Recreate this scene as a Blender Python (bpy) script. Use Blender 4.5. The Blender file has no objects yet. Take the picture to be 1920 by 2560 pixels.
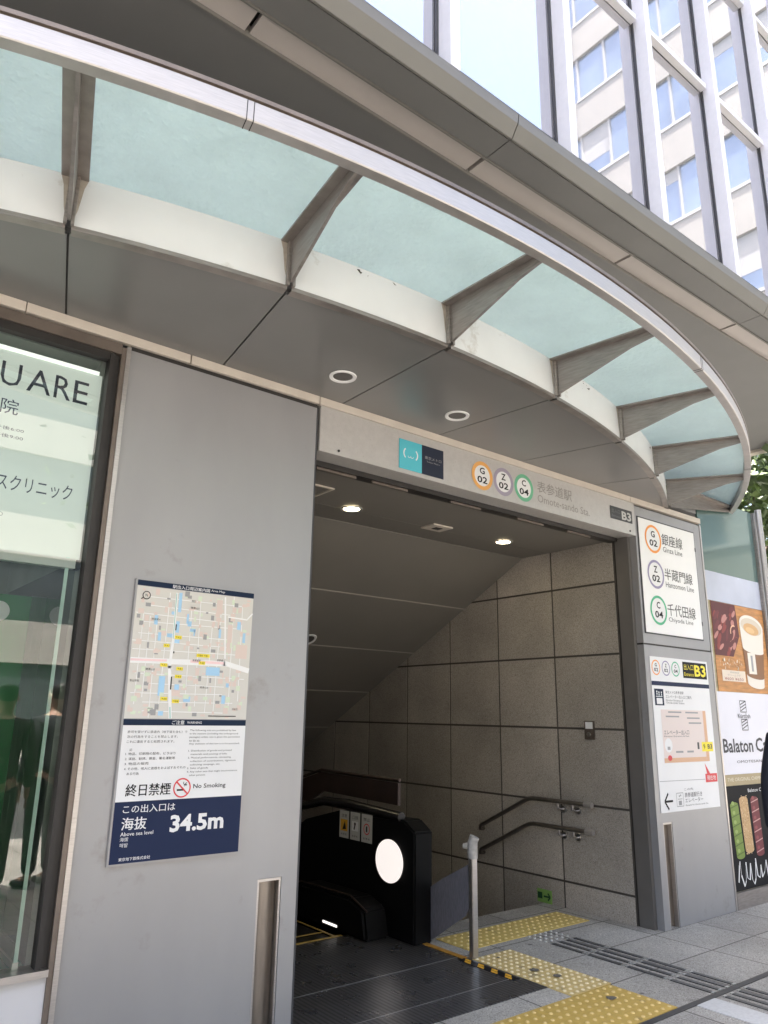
import bpy, bmesh, math, random
from mathutils import Vector, Matrix
rnd = random.Random(7)
S = bpy.context.scene
COL = S.collection
R = math.radians
# ------------------------------------------------------------------ camera
cam = bpy.data.cameras.new('camera'); co = bpy.data.objects.new('camera', cam); COL.objects.link(co)
yaw, pitch, roll = R(38.2466), R(15.2469), R(.9676)
fw = Vector((math.sin(yaw)*math.cos(pitch), math.cos(yaw)*math.cos(pitch), math.sin(pitch)))
rt = Vector((math.cos(yaw), -math.sin(yaw), 0)); up = rt.cross(fw)
rt2 = rt*math.cos(roll)+up*math.sin(roll); up2 = up*math.cos(roll)-rt*math.sin(roll)
m = Matrix((rt2, up2, -fw)).transposed().to_4x4(); m.translation = Vector((0, -3.5033, 1.52))
co.matrix_world = m
cam.sensor_fit = 'VERTICAL'; cam.sensor_height = 36; cam.lens = 1860.96/2560*36
cam.clip_start = .05; cam.clip_end = 600
S.camera = co
S.render.resolution_x, S.render.resolution_y = 768, 1024
# ------------------------------------------------------------------ world, sun, exposure
SUN_EL, SUN_AZ = 73, -28          # azimuth clockwise from +Y: the sun stands behind the building
w = bpy.data.worlds.new('World'); S.world = w; w.use_nodes = True
nt = w.node_tree; nt.nodes.clear()
sky = nt.nodes.new('ShaderNodeTexSky'); sky.sky_type = 'NISHITA'; sky.sun_disc = False
sky.sun_elevation = R(SUN_EL); sky.sun_rotation = R(SUN_AZ % 360); sky.dust_density = 6; sky.air_density = 1.0; sky.ozone_density = .8
bg = nt.nodes.new('ShaderNodeBackground'); bg.inputs[1].default_value = .15
wo = nt.nodes.new('ShaderNodeOutputWorld')
nt.links.new(sky.outputs[0], bg.inputs[0]); nt.links.new(bg.outputs[0], wo.inputs[0])
sl = bpy.data.lights.new('sun', 'SUN'); sl.energy = 4.6; sl.angle = R(.5); sl.color = (1, .95, .87)
so = bpy.data.objects.new('sun', sl); COL.objects.link(so)
sd = Vector((math.sin(R(SUN_AZ))*math.cos(R(SUN_EL)), math.cos(R(SUN_AZ))*math.cos(R(SUN_EL)), math.sin(R(SUN_EL))))
so.rotation_euler = sd.to_track_quat('Z', 'Y').to_euler(); so.location = (0, 10, 40)
vs = S.view_settings
S.display_settings.display_device = 'sRGB'
vs.view_transform = 'Standard'; vs.look = 'None'; vs.gamma = 1; vs.use_curve_mapping = False
vs.exposure = 2.6
S.render.engine = 'CYCLES'
S.cycles.max_bounces = 10; S.cycles.diffuse_bounces = 5; S.cycles.glossy_bounces = 5; S.cycles.transmission_bounces = 6
S.cycles.transparent_max_bounces = 8; S.cycles.caustics_reflective = False; S.cycles.caustics_refractive = False
S.cycles.sample_clamp_indirect = 6
S.cycles.use_denoising = True

# ------------------------------------------------------------------ materials
MATS = {}
def mat(name, col, rough=.5, metal=0., noise=0., nscale=20., bump=0., bscale=60., spec=.5, stretch=None, emit=0., coat=0., dirt=None, dscale=2.):
    """Principled material; noise = brightness variation, bump = surface unevenness, dirt = (colour, amount)."""
    if name in MATS: return MATS[name]
    M = bpy.data.materials.new(name); M.use_nodes = True; MATS[name] = M
    n = M.node_tree.nodes; l = M.node_tree.links; p = n['Principled BSDF']
    p.inputs['Base Color'].default_value = (*col, 1); p.inputs['Roughness'].default_value = rough
    p.inputs['Metallic'].default_value = metal; p.inputs['Specular IOR Level'].default_value = spec
    p.inputs['Coat Weight'].default_value = coat
    tc = n.new('ShaderNodeTexCoord'); mp = n.new('ShaderNodeMapping'); l.new(tc.outputs['Object'], mp.inputs[0])
    if stretch: mp.inputs['Scale'].default_value = stretch
    last = None
    if noise:
        t = n.new('ShaderNodeTexNoise'); t.inputs['Scale'].default_value = nscale; t.inputs['Detail'].default_value = 6
        l.new(mp.outputs[0], t.inputs[0])
        mr = n.new('ShaderNodeMapRange'); mr.inputs[1].default_value = .25; mr.inputs[2].default_value = .75
        mr.inputs[3].default_value = 1-noise; mr.inputs[4].default_value = 1+noise
        l.new(t.outputs[0], mr.inputs[0])
        mx = n.new('ShaderNodeVectorMath'); mx.operation = 'SCALE'; mx.inputs[0].default_value = col
        l.new(mr.outputs[0], mx.inputs[3]); last = mx.outputs[0]
        rr = n.new('ShaderNodeMath'); rr.operation = 'MULTIPLY_ADD'; l.new(t.outputs[0], rr.inputs[0])
        rr.inputs[1].default_value = .25*min(1, noise*4); rr.inputs[2].default_value = max(0, rough-.12*min(1, noise*4)); l.new(rr.outputs[0], p.inputs['Roughness'])
    if dirt:
        t2 = n.new('ShaderNodeTexNoise'); t2.inputs['Scale'].default_value = dscale; t2.inputs['Detail'].default_value = 9; t2.inputs['Roughness'].default_value = .65
        l.new(tc.outputs['Object'], t2.inputs[0])
        m2 = n.new('ShaderNodeMapRange'); m2.inputs[1].default_value = 1-dirt[1]-.06; m2.inputs[2].default_value = 1-dirt[1]+.06; l.new(t2.outputs[0], m2.inputs[0])
        mm = n.new('ShaderNodeMix'); mm.data_type = 'RGBA'; l.new(m2.outputs[0], mm.inputs[0])
        if last: l.new(last, mm.inputs[6])
        else: mm.inputs[6].default_value = (*col, 1)
        mm.inputs[7].default_value = (*dirt[0], 1); last = mm.outputs[2]
    if last: l.new(last, p.inputs['Base Color'])
    if bump:
        t3 = n.new('ShaderNodeTexNoise'); t3.inputs['Scale'].default_value = bscale; t3.inputs['Detail'].default_value = 3; l.new(mp.outputs[0], t3.inputs[0])
        b = n.new('ShaderNodeBump'); b.inputs['Strength'].default_value = bump; b.inputs['Distance'].default_value = .01
        l.new(t3.outputs[0], b.inputs['Height']); l.new(b.outputs[0], p.inputs['Normal'])
    if emit:
        p.inputs['Emission Color'].default_value = (*col, 1); p.inputs['Emission Strength'].default_value = emit
    return M
def granite(name, base, dark, light, scale=320., rough=.6, slab=None, mortar=(.06,.055,.05)):
    M = bpy.data.materials.new(name); M.use_nodes = True; MATS[name] = M
    n = M.node_tree.nodes; l = M.node_tree.links; p = n['Principled BSDF']
    tc = n.new('ShaderNodeTexCoord')
    v = n.new('ShaderNodeTexVoronoi'); v.inputs['Scale'].default_value = scale; l.new(tc.outputs['Object'], v.inputs[0])
    cr = n.new('ShaderNodeValToRGB'); e = cr.color_ramp.elements
    sp = n.new('ShaderNodeSeparateColor'); l.new(v.outputs['Color'], sp.inputs[0]); l.new(sp.outputs[0], cr.inputs[0])
    e[0].position = .0; e[0].color = (*dark, 1); e[1].position = 1; e[1].color = (*light, 1)
    a = cr.color_ramp.elements.new(.25); a.color = (*base, 1); a = cr.color_ramp.elements.new(.75); a.color = (*base, 1)
    t = n.new('ShaderNodeTexNoise'); t.inputs['Scale'].default_value = 1.6; t.inputs['Detail'].default_value = 8; l.new(tc.outputs['Object'], t.inputs[0])
    mr = n.new('ShaderNodeMapRange'); mr.inputs[1].default_value = .3; mr.inputs[2].default_value = .7; mr.inputs[3].default_value = .8; mr.inputs[4].default_value = 1.15; l.new(t.outputs[0], mr.inputs[0])
    sc = n.new('ShaderNodeVectorMath'); sc.operation = 'SCALE'; l.new(cr.outputs[0], sc.inputs[0]); l.new(mr.outputs[0], sc.inputs[3])
    out = sc.outputs[0]
    ge = n.new('ShaderNodeNewGeometry'); mi_ = n.new('ShaderNodeMapRange'); mi_.inputs[3].default_value = .86; mi_.inputs[4].default_value = 1.12; l.new(ge.outputs['Random Per Island'], mi_.inputs[0])
    if not slab:
        s0 = n.new('ShaderNodeVectorMath'); s0.operation = 'SCALE'; l.new(out, s0.inputs[0]); l.new(mi_.outputs[0], s0.inputs[3]); out = s0.outputs[0]
    if slab:
        mp = n.new('ShaderNodeMapping'); mp.inputs['Location'].default_value = slab[4]; l.new(tc.outputs['Object'], mp.inputs[0])
        bt = n.new('ShaderNodeTexBrick'); l.new(mp.outputs[0], bt.inputs[0]); bt.offset = slab[2]; bt.squash = 1
        bt.inputs['Scale'].default_value = 1; bt.inputs['Brick Width'].default_value = slab[0]; bt.inputs['Row Height'].default_value = slab[1]
        bt.inputs['Mortar Size'].default_value = slab[3]; bt.inputs['Mortar Smooth'].default_value = .1
        bt.inputs['Color1'].default_value = (.82, .82, .82, 1); bt.inputs['Color2'].default_value = (1.12, 1.12, 1.12, 1); bt.inputs['Mortar'].default_value = (.3, .29, .28, 1)
        ml = n.new('ShaderNodeMix'); ml.data_type = 'RGBA'; ml.blend_type = 'MULTIPLY'; ml.inputs[0].default_value = 1
        l.new(out, ml.inputs[6]); l.new(bt.outputs[0], ml.inputs[7]); out = ml.outputs[2]
        # worn, dirty patches
        t2 = n.new('ShaderNodeTexNoise'); t2.inputs['Scale'].default_value = 5; t2.inputs['Detail'].default_value = 10; t2.inputs['Roughness'].default_value = .7; l.new(tc.outputs['Object'], t2.inputs[0])
        m3 = n.new('ShaderNodeMapRange'); m3.inputs[1].default_value = .6; m3.inputs[2].default_value = .78; m3.inputs[3].default_value = 1.03; m3.inputs[4].default_value = .5; l.new(t2.outputs[0], m3.inputs[0])
        s2 = n.new('ShaderNodeVectorMath'); s2.operation = 'SCALE'; l.new(out, s2.inputs[0]); l.new(m3.outputs[0], s2.inputs[3]); out = s2.outputs[0]
        # trodden gum spots
        gv = n.new('ShaderNodeTexVoronoi'); gv.inputs['Scale'].default_value = 2.6; gv.inputs['Randomness'].default_value = 1; l.new(tc.outputs['Object'], gv.inputs[0])
        gr = n.new('ShaderNodeMapRange'); gr.inputs[1].default_value = .045; gr.inputs[2].default_value = .065; gr.inputs[3].default_value = .38; gr.inputs[4].default_value = 1; l.new(gv.outputs['Distance'], gr.inputs[0])
        s3 = n.new('ShaderNodeVectorMath'); s3.operation = 'SCALE'; l.new(out, s3.inputs[0]); l.new(gr.outputs[0], s3.inputs[3]); out = s3.outputs[0]
    l.new(out, p.inputs['Base Color']); p.inputs['Roughness'].default_value = rough
    b = n.new('ShaderNodeBump'); b.inputs['Strength'].default_value = .25; b.inputs['Distance'].default_value = .002
    l.new(sp.outputs[0], b.inputs['Height']); l.new(b.outputs[0], p.inputs['Normal'])
    return M
def glass_mix(name, tint, refl, gcol=(1,1,1), rough=0., translucent=None, bump=0., grime=False):
    """pane: fresnel-weighted mirror over a transparent (or translucent) body"""
    M = bpy.data.materials.new(name); M.use_nodes = True; MATS[name] = M
    n = M.node_tree.nodes; l = M.node_tree.links; n.remove(n['Principled BSDF']); out = n['Material Output']
    if translucent:
        a = n.new('ShaderNodeBsdfTranslucent'); a.inputs[0].default_value = (*tint, 1)
        d = n.new('ShaderNodeBsdfDiffuse'); d.inputs[0].default_value = (*tint, 1)
        bm = n.new('ShaderNodeMixShader'); bm.inputs[0].default_value = translucent; l.new(d.outputs[0], bm.inputs[1]); l.new(a.outputs[0], bm.inputs[2]); body = bm.outputs[0]
    else:
        a = n.new('ShaderNodeBsdfTransparent'); a.inputs[0].default_value = (*tint, 1); body = a.outputs[0]
    g = n.new('ShaderNodeBsdfGlossy'); g.inputs[0].default_value = (*gcol, 1); g.inputs['Roughness'].default_value = rough
    f = n.new('ShaderNodeFresnel'); f.inputs[0].default_value = 1.5
    ad = n.new('ShaderNodeMath'); ad.operation = 'ADD'; ad.use_clamp = True; l.new(f.outputs[0], ad.inputs[0]); ad.inputs[1].default_value = refl
    mx = n.new('ShaderNodeMixShader'); l.new(ad.outputs[0], mx.inputs[0]); l.new(body, mx.inputs[1]); l.new(g.outputs[0], mx.inputs[2]); l.new(mx.outputs[0], out.inputs[0])
    if grime:              # dust lying on the glass: soft patches and streaks
        tc = n.new('ShaderNodeTexCoord'); t = n.new('ShaderNodeTexNoise'); t.inputs['Scale'].default_value = 3.2; t.inputs['Detail'].default_value = 8; t.inputs['Roughness'].default_value = .62; l.new(tc.outputs['Object'], t.inputs[0])
        mr = n.new('ShaderNodeMapRange'); mr.inputs[1].default_value = .3; mr.inputs[2].default_value = .75; mr.inputs[3].default_value = 1.0; mr.inputs[4].default_value = .88; l.new(t.outputs[0], mr.inputs[0])
        sc = n.new('ShaderNodeVectorMath'); sc.operation = 'SCALE'; sc.inputs[0].default_value = tint; l.new(mr.outputs[0], sc.inputs[3]); l.new(sc.outputs[0], a.inputs[0])
    if bump:
        tc = n.new('ShaderNodeTexCoord'); t = n.new('ShaderNodeTexNoise'); t.inputs['Scale'].default_value = 34; t.inputs['Detail'].default_value = 2; l.new(tc.outputs['Object'], t.inputs[0])
        b = n.new('ShaderNodeBump'); b.inputs['Strength'].default_value = bump; b.inputs['Distance'].default_value = .02; l.new(t.outputs[0], b.inputs['Height'])
        l.new(b.outputs[0], g.inputs['Normal'])
        if translucent: l.new(b.outputs[0], a.inputs['Normal']); l.new(b.outputs[0], d.inputs['Normal'])
    return M
def ribs(name, c1, c2, period, rough, metal):
    """fine ribs running along y"""
    M = bpy.data.materials.new(name); M.use_nodes = True; MATS[name] = M
    n = M.node_tree.nodes; l = M.node_tree.links; p = n['Principled BSDF']
    tc = n.new('ShaderNodeTexCoord'); wv = n.new('ShaderNodeTexWave'); wv.bands_direction = 'X'; wv.wave_profile = 'TRI'
    wv.inputs['Scale'].default_value = math.pi*2/(20*period)*1.0; l.new(tc.outputs['Object'], wv.inputs[0])
    cr = n.new('ShaderNodeValToRGB'); cr.color_ramp.elements[0].color = (*c1, 1); cr.color_ramp.elements[0].position = .3
    cr.color_ramp.elements[1].color = (*c2, 1); cr.color_ramp.elements[1].position = .55; l.new(wv.outputs['Fac'], cr.inputs[0]); l.new(cr.outputs[0], p.inputs['Base Color'])
    t = n.new('ShaderNodeTexNoise'); t.inputs['Scale'].default_value = 6; t.inputs['Detail'].default_value = 6; l.new(tc.outputs['Object'], t.inputs[0])
    rr = n.new('ShaderNodeMath'); rr.operation = 'MULTIPLY_ADD'; l.new(t.outputs[0], rr.inputs[0]); rr.inputs[1].default_value = .3; rr.inputs[2].default_value = rough-.15; l.new(rr.outputs[0], p.inputs['Roughness'])
    p.inputs['Metallic'].default_value = metal
    b = n.new('ShaderNodeBump'); b.inputs['Strength'].default_value = .3; b.inputs['Distance'].default_value = .002; l.new(wv.outputs['Fac'], b.inputs['Height']); l.new(b.outputs[0], p.inputs['Normal'])
    return M

silver = mat('silver cladding', (.365,.361,.365), .38, .4, .07, 2.5, .03, 3, stretch=(1,1,.35), dirt=((.295,.282,.27), .33), dscale=3.5)
silver2 = mat('grey cladding', (.36,.355,.36), .42, .35, .05, 3)
steel = mat('brushed steel', (.56,.53,.51), .3, .95, .12, 9, .03, 60, stretch=(1,1,40))
rimsteel = mat('rim steel', (.50,.475,.46), .44, .75, .1, 14, .03, 60, stretch=(1,1,20))
brackm = mat('bracket steel', (.33,.30,.28), .42, .7, .2, 12, 0, 60, stretch=(1,1,8))
bronze = mat('bronze trim', (.20,.165,.14), .4, .6, .15, 10)
darkm = mat('dark frame', (.035,.032,.03), .45, .3, .1, 10)
soffm = mat('soffit grey', (.212,.209,.206), .34, .25, .07, 2.2)
eavem = mat('eave grey', (.175,.173,.17), .5, .15, .07, 2)
eavel = mat('eave strip', (.46,.42,.40), .45, .0, .04, 3)
lipm = mat('eave lip', (.185,.177,.165), .45, .1, .05, 2)
creamt = mat('cream trim', (.62,.56,.49), .45, .0, .08, 5)
bandm = mat('white band', (.755,.765,.77), .4, .05, .04, 4, dirt=((.50,.47,.43), .33), dscale=4)
fasciam = mat('fascia panel', (.55,.53,.51), .38, .3, .05, 30, dirt=((.45,.425,.395), .37), dscale=90)
white = mat('sign white', (.80,.80,.80), .35, 0, .02, 5)
white2 = mat('lightbox white', (.86,.86,.85), .3, 0, .02, 5)
navy = mat('sign navy', (.014,.024,.068), .5, spec=.2)
navyd = mat('sign dark navy', (.008,.020,.050), .5, spec=.2)
black = mat('sign black', (.010,.010,.012), .5, spec=.2)
grey = mat('sign grey', (.33,.33,.33), .5)
red = mat('sign red', (.70,.05,.06), .45)
orange = mat('line orange', (.86,.32,.05), .4)
purple = mat('line purple', (.30,.27,.42), .4)
green = mat('line green', (.08,.45,.24), .4)
teal = mat('logo teal', (.10,.52,.62), .4)
yell = mat('sign yellow', (.90,.75,.05), .45)
beige = mat('map beige', (.66,.64,.59), .5)
mblue = mat('map blue', (.38,.62,.83), .5); mpink = mat('map pink', (.72,.60,.54), .5); mroad = mat('map road', (.86,.86,.85), .5)
mgrn = mat('map green', (.20,.50,.42), .5); mrose = mat('map rose', (.86,.62,.62), .5); mpg = mat('map pale green', (.66,.74,.58), .5)
glassm = glass_mix('canopy glass', (.89,1.0,.935), .0, rough=.3, translucent=1.0, bump=.5, grime=True)
curtain = mat('curtain glass', (.56,.555,.60), .022, .78)
shopgl = glass_mix('shop glass', (.84,.92,.88), .08, rough=.0)
clearg = glass_mix('clear glass', (.86,.95,.92), .02, rough=.02)
tealgl = glass_mix('teal glass', (.15,.24,.225), .03, gcol=(.9,1,.98), rough=.06, translucent=.35)
mullm = mat('mullion', (.78,.77,.82), .45, .0, .03, 20)
gasket = mat('gasket', (.05,.05,.055), .5)
stone = granite('stone cladding', (.385,.345,.30), (.20,.18,.155), (.50,.465,.425), 230, .5)
pave = granite('paving granite', (.355,.338,.305), (.16,.15,.135), (.54,.515,.47), 170, .6, slab=(.59, .445, .0, .006, (.56+.0, .0, 0)))
paveb = granite('plain granite', (.37,.355,.325), (.17,.17,.17), (.54,.54,.52), 170, .6)
asph = mat('asphalt', (.055,.055,.056), .85, 0, .25, 60)
plate = ribs('floor plate steel', (.075,.072,.073), (.155,.15,.15), .03, .30, .6)
yeld = mat('yellow dome', (.68,.50,.20), .5, 0, .12, 60); yel2d = mat('pale yellow dome', (.80,.68,.42), .5, 0, .15, 60); yel3d = mat('inner yellow dome', (.78,.63,.28), .5, 0, .12, 60)
yel = mat('tactile yellow', (.53,.36,.09), .6, 0, .10, 25, dirt=((.22,.17,.08), .34), dscale=9)
yel2 = mat('pale tactile yellow', (.60,.45,.19), .6, 0, .14, 25, dirt=((.24,.20,.12), .36), dscale=8)
yel3 = mat('inner tactile yellow', (.62,.46,.14), .6, 0, .10, 25, dirt=((.28,.23,.12), .36), dscale=8)
blk = mat('black panel', (.004,.004,.0045), .5, 0, .3, 8, spec=.15)
copper = mat('dark copper', (.05,.032,.028), .45, .4, .3, 5)
ceilm = mat('hall ceiling', (.21,.195,.175), .55, .1, .05, 2)
lamp = mat('lamp glow', (1, .86, .55), .5, emit=9)
lampd = mat('unlit lamp', (.085,.08,.075), .4, .2, .1, 20)
disc = mat('indicator glow', (1, .93, .89), .5, emit=.14, noise=.0)
combl = mat('comb light', (1, .95, .9), .5, emit=.3)
hazy = mat('hazard yellow', (.72,.38,.03), .5, 0, .12, 30)
leafa = mat('leaf', (.045,.08,.018), .55, 0, .35, 3); leafb = mat('light leaf', (.10,.16,.035), .55, 0, .3, 3); bark = mat('bark', (.12,.09,.065), .9, 0, .3, 20, .5, 40)
sgreen = mat('green board', (.012,.17,.045), .35, 0, .3, 2)
sfloor = mat('display floor', (.05,.30,.20), .25, 0, .08, 4)
frost = mat('signboard', (.70,.73,.69), .4, 0, .04, 3, emit=.085)
sillw = mat('sill panel', (.62,.61,.62), .45, 0, .03, 4)
inter = mat('dim interior', (.24,.27,.245), .7, 0, .3, 2)
creamb = mat('cream cladding', (.38,.365,.32), .6, 0, .08, .5)
bluew = mat('blue window', (.30,.36,.43), .10, .55, .25, .35)
def emis_off(): pass

# ------------------------------------------------------------------ mesh builder
ORG = {}
class MB:
    def __init__(s): s.v = []; s.f = []; s.m = []
    def add(s, vs, fs, mi=0):
        b = len(s.v); s.v += [tuple(q) for q in vs]; s.f += [tuple(b+i for i in f) for f in fs]; s.m += [mi]*len(fs); return s
    def box(s, x0, x1, y0, y1, z0, z1, mi=0):
        v = [(x, y, z) for z in (z0, z1) for y in (y0, y1) for x in (x0, x1)]
        return s.add(v, [(0,2,3,1),(4,5,7,6),(0,1,5,4),(2,6,7,3),(0,4,6,2),(1,3,7,5)], mi)
    def prism(s, poly, fn, d0, d1, mi=0):
        """poly = 2-D points; fn(u, v, d) -> 3-D"""
        n = len(poly); v = [fn(a, b, d0) for a, b in poly]+[fn(a, b, d1) for a, b in poly]
        return s.add(v, [tuple(range(n))[::-1], tuple(range(n, 2*n))]+[(i, (i+1) % n, n+(i+1) % n, n+i) for i in range(n)], mi)
    def cyl(s, p0, p1, r0, r1=None, n=20, mi=0, cap=True):
        p0, p1 = Vector(p0), Vector(p1); r1 = r0 if r1 is None else r1
        d = (p1-p0).normalized(); a = d.orthogonal().normalized(); b = d.cross(a)
        v = []
        for p, r in ((p0, r0), (p1, r1)):
            v += [p+a*r*math.cos(2*math.pi*i/n)+b*r*math.sin(2*math.pi*i/n) for i in range(n)]
        f = [(i, (i+1) % n, n+(i+1) % n, n+i) for i in range(n)]
        if cap: f += [tuple(range(n))[::-1], tuple(range(n, 2*n))]
        return s.add(v, f, mi)
    def tube(s, path, r, n=12, mi=0):
        path = [Vector(p) for p in path]; rings = []
        for i, p in enumerate(path):
            d = (path[min(i+1, len(path)-1)]-path[max(i-1, 0)]).normalized()
            ref = Vector((1, 0, 0)) if abs(d.x) < .8 else Vector((0, 0, 1))
            a = d.cross(ref).normalized(); b = d.cross(a)
            rings += [p+a*r*math.cos(2*math.pi*k/n)+b*r*math.sin(2*math.pi*k/n) for k in range(n)]
        f = [(i*n+k, i*n+(k+1) % n, (i+1)*n+(k+1) % n, (i+1)*n+k) for i in range(len(path)-1) for k in range(n)]
        f += [tuple(range(n))[::-1], tuple(range((len(path)-1)*n, len(path)*n))]
        return s.add(rings, f, mi)
    def flat(s, poly, P, d=0., mi=0, t=0.):
        """flat polygon on a sign plane P=(origin,u,v,normal), lifted d along the normal; t > 0 makes it a thin slab"""
        o, u, v, nn = P
        if t:
            return s.prism(poly, lambda a, b, dd: o+u*a+v*b+nn*dd, d, d+t, mi)
        return s.add([o+u*a+v*b+nn*d for a, b in poly], [tuple(range(len(poly)))], mi)
    def rect(s, x0, x1, z0, z1, P, d=0., mi=0, t=0.): return s.flat([(x0, z0), (x1, z0), (x1, z1), (x0, z1)], P, d, mi, t)
    def ell(s, cx, cz, rx, rz, P, d=0., mi=0, t=0., n=32, rot=0):
        c, q = math.cos(rot), math.sin(rot)
        return s.flat([(cx+rx*math.cos(2*math.pi*i/n)*c-rz*math.sin(2*math.pi*i/n)*q, cz+rx*math.cos(2*math.pi*i/n)*q+rz*math.sin(2*math.pi*i/n)*c) for i in range(n)], P, d, mi, t)
    def ring(s, cx, cz, r0, r1, P, d=0., mi=0, n=40, a0=0, a1=2*math.pi):
        o, u, v, nn = P; vs = []
        k = n+1
        for r in (r0, r1): vs += [o+u*(cx+r*math.cos(a0+(a1-a0)*i/n))+v*(cz+r*math.sin(a0+(a1-a0)*i/n))+nn*d for i in range(k)]
        return s.add(vs, [(i, k+i, k+i+1, i+1) for i in range(n)], mi)
    def line(s, p, q, wd, P, d=0., mi=0):
        a = Vector(p); b = Vector(q); e = (b-a).normalized(); nrm = Vector((-e.y, e.x))*wd/2
        return s.flat([a-nrm, b-nrm, b+nrm, a+nrm], P, d, mi)
    def text(s, txt, x0, x1, z0, z1, P, d=0., mi=0, bold=0.):
        """text fitted into the box x0..x1, z0..z1 of plane P (x1 None: natural width)"""
        cjk = any(ord(c_) > 0x2e80 for c_ in txt)
        if cjk and bold:                       # heavier strokes: the same glyphs laid twice more, a hair apart
            w_ = bold*(z1-z0)*1.5
            for k_, (du, dv) in enumerate(((-w_, 0), (w_, 0), (0, w_*.7))): s.text(txt, x0+du, None if x1 is None else x1+du, z0+dv, z1+dv, P, d+.00003*(k_+1), mi)
            bold = 0.
        vs, fs = glyphs(txt, bold)
        if not vs: return s
        xs = [q[0] for q in vs]; ys = [q[1] for q in vs]; a, b, c, e = min(xs), max(xs), min(ys), max(ys)
        sy = (z1-z0)/max(e-c, 1e-6); sx = sy if x1 is None else (x1-x0)/max(b-a, 1e-6)
        o, u, v, nn = P
        return s.add([o+u*(x0+(q[0]-a)*sx)+v*(z0+(q[1]-c)*sy)+nn*d for q in vs], fs, mi)
    def build(s, name, mats, parent=None, smooth=False, bevel=0.):
        me = bpy.data.meshes.new(name)
        off = ORG.get(parent.name, Vector((0, 0, 0))) if parent else Vector((0, 0, 0))
        me.from_pydata([tuple(Vector(q)-off) for q in s.v], [], s.f)
        for k in (mats if isinstance(mats, (list, tuple)) else [mats]): me.materials.append(k)
        me.polygons.foreach_set('material_index', s.m)
        if bevel or smooth is None:
            pass
        bm = bmesh.new(); bm.from_mesh(me)
        if bevel:
            bmesh.ops.remove_doubles(bm, verts=bm.verts, dist=1e-6)
            bmesh.ops.bevel(bm, geom=list(bm.edges), offset=bevel, segments=2, affect='EDGES', clamp_overlap=True)
        bm.to_mesh(me); bm.free()
        if smooth:
            me.shade_smooth()
            try: me.set_sharp_from_angle(angle=R(35))
            except Exception: pass
        o = bpy.data.objects.new(name, me); COL.objects.link(o)
        if parent: o.parent = parent; ORG[o.name] = off.copy()
        else: ORG[o.name] = Vector((0, 0, 0))
        return o
GC = {}
def glyphs(txt, bold):
    k = (txt, bold)
    if k in GC: return GC[k]
    c = bpy.data.curves.new('t', 'FONT'); c.body = txt; c.resolution_u = 2; c.offset = bold; c.fill_mode = 'FRONT'
    o = bpy.data.objects.new('t', c); COL.objects.link(o)
    dg = bpy.context.evaluated_depsgraph_get(); dg.update()
    me = bpy.data.meshes.new_from_object(o.evaluated_get(dg))
    GC[k] = ([tuple(v.co) for v in me.vertices], [tuple(p.vertices) for p in me.polygons])
    bpy.data.objects.remove(o); bpy.data.curves.remove(c); bpy.data.meshes.remove(me)
    return GC[k]
def tag(o, label, cat, group=None):
    o['label'] = label; o['category'] = cat
    if group: o['group'] = group
    return o
def thing(name, label, cat, loc, group=None):
    o = bpy.data.objects.new(name, None); o.empty_display_size = .1; COL.objects.link(o); o.location = loc; ORG[o.name] = Vector(loc)
    return tag(o, label, cat, group)
def struct(o): o['kind'] = 'structure'; return o
X, Y, Z = Vector((1,0,0)), Vector((0,1,0)), Vector((0,0,1))
def FP(y=0.): return (Vector((0, y, 0)), X, Z, -Y)            # a plane parallel to the facade, facing the street
def WP(x): return (Vector((x, 0, 0)), -Y, Z, -X)              # a plane facing -x (u runs towards the street)

# ------------------------------------------------------------------ ground, pavement, road
def holed(z, x0, x1, y0, y1, hx0, hx1, hy0, hy1):
    b = MB(); q = lambda a, c, d, e: b.add([(a, d, z), (c, d, z), (c, e, z), (a, e, z)], [(0,1,2,3)])
    q(x0, x1, y0, hy0); q(x0, hx0, hy0, hy1); q(hx1, x1, hy0, hy1); q(x0, x1, hy1, y1); return b
struct(holed(-.14, -250, 250, -250, 250, 2.2, 5.5, 1.1, 14).build('ground', asph))
pv = MB()
for a, c, d, e in ((-40, 40, -6.6, 1.1), (-40, 2.2, 1.1, 14), (5.5, 40, 1.1, 14)): pv.add([(a, d, 0), (c, d, 0), (c, e, 0), (a, e, 0)], [(0,1,2,3)])
pv.add([(-40, -6.6, 0), (-40, -6.6, -.14), (40, -6.6, -.14), (40, -6.6, 0)], [(0,1,2,3)])
struct(pv.build('pavement', pave))
struct(MB().box(-40, 40, -6.78, -6.602, -.14, .004).build('kerb', paveb))
rd = MB()
for k in range(-6, 7): rd.box(k*6-1.5, k*6+1.5, -11.2, -11.05, -.138, -.134)
struct(rd.build('lane_marking', mat('road paint', (.75,.75,.72), .7, 0, .15, 10)))
struct(MB().box(-40, 40, -22, -15.2, -.14, .0).build('far_pavement', paveb))

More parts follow.
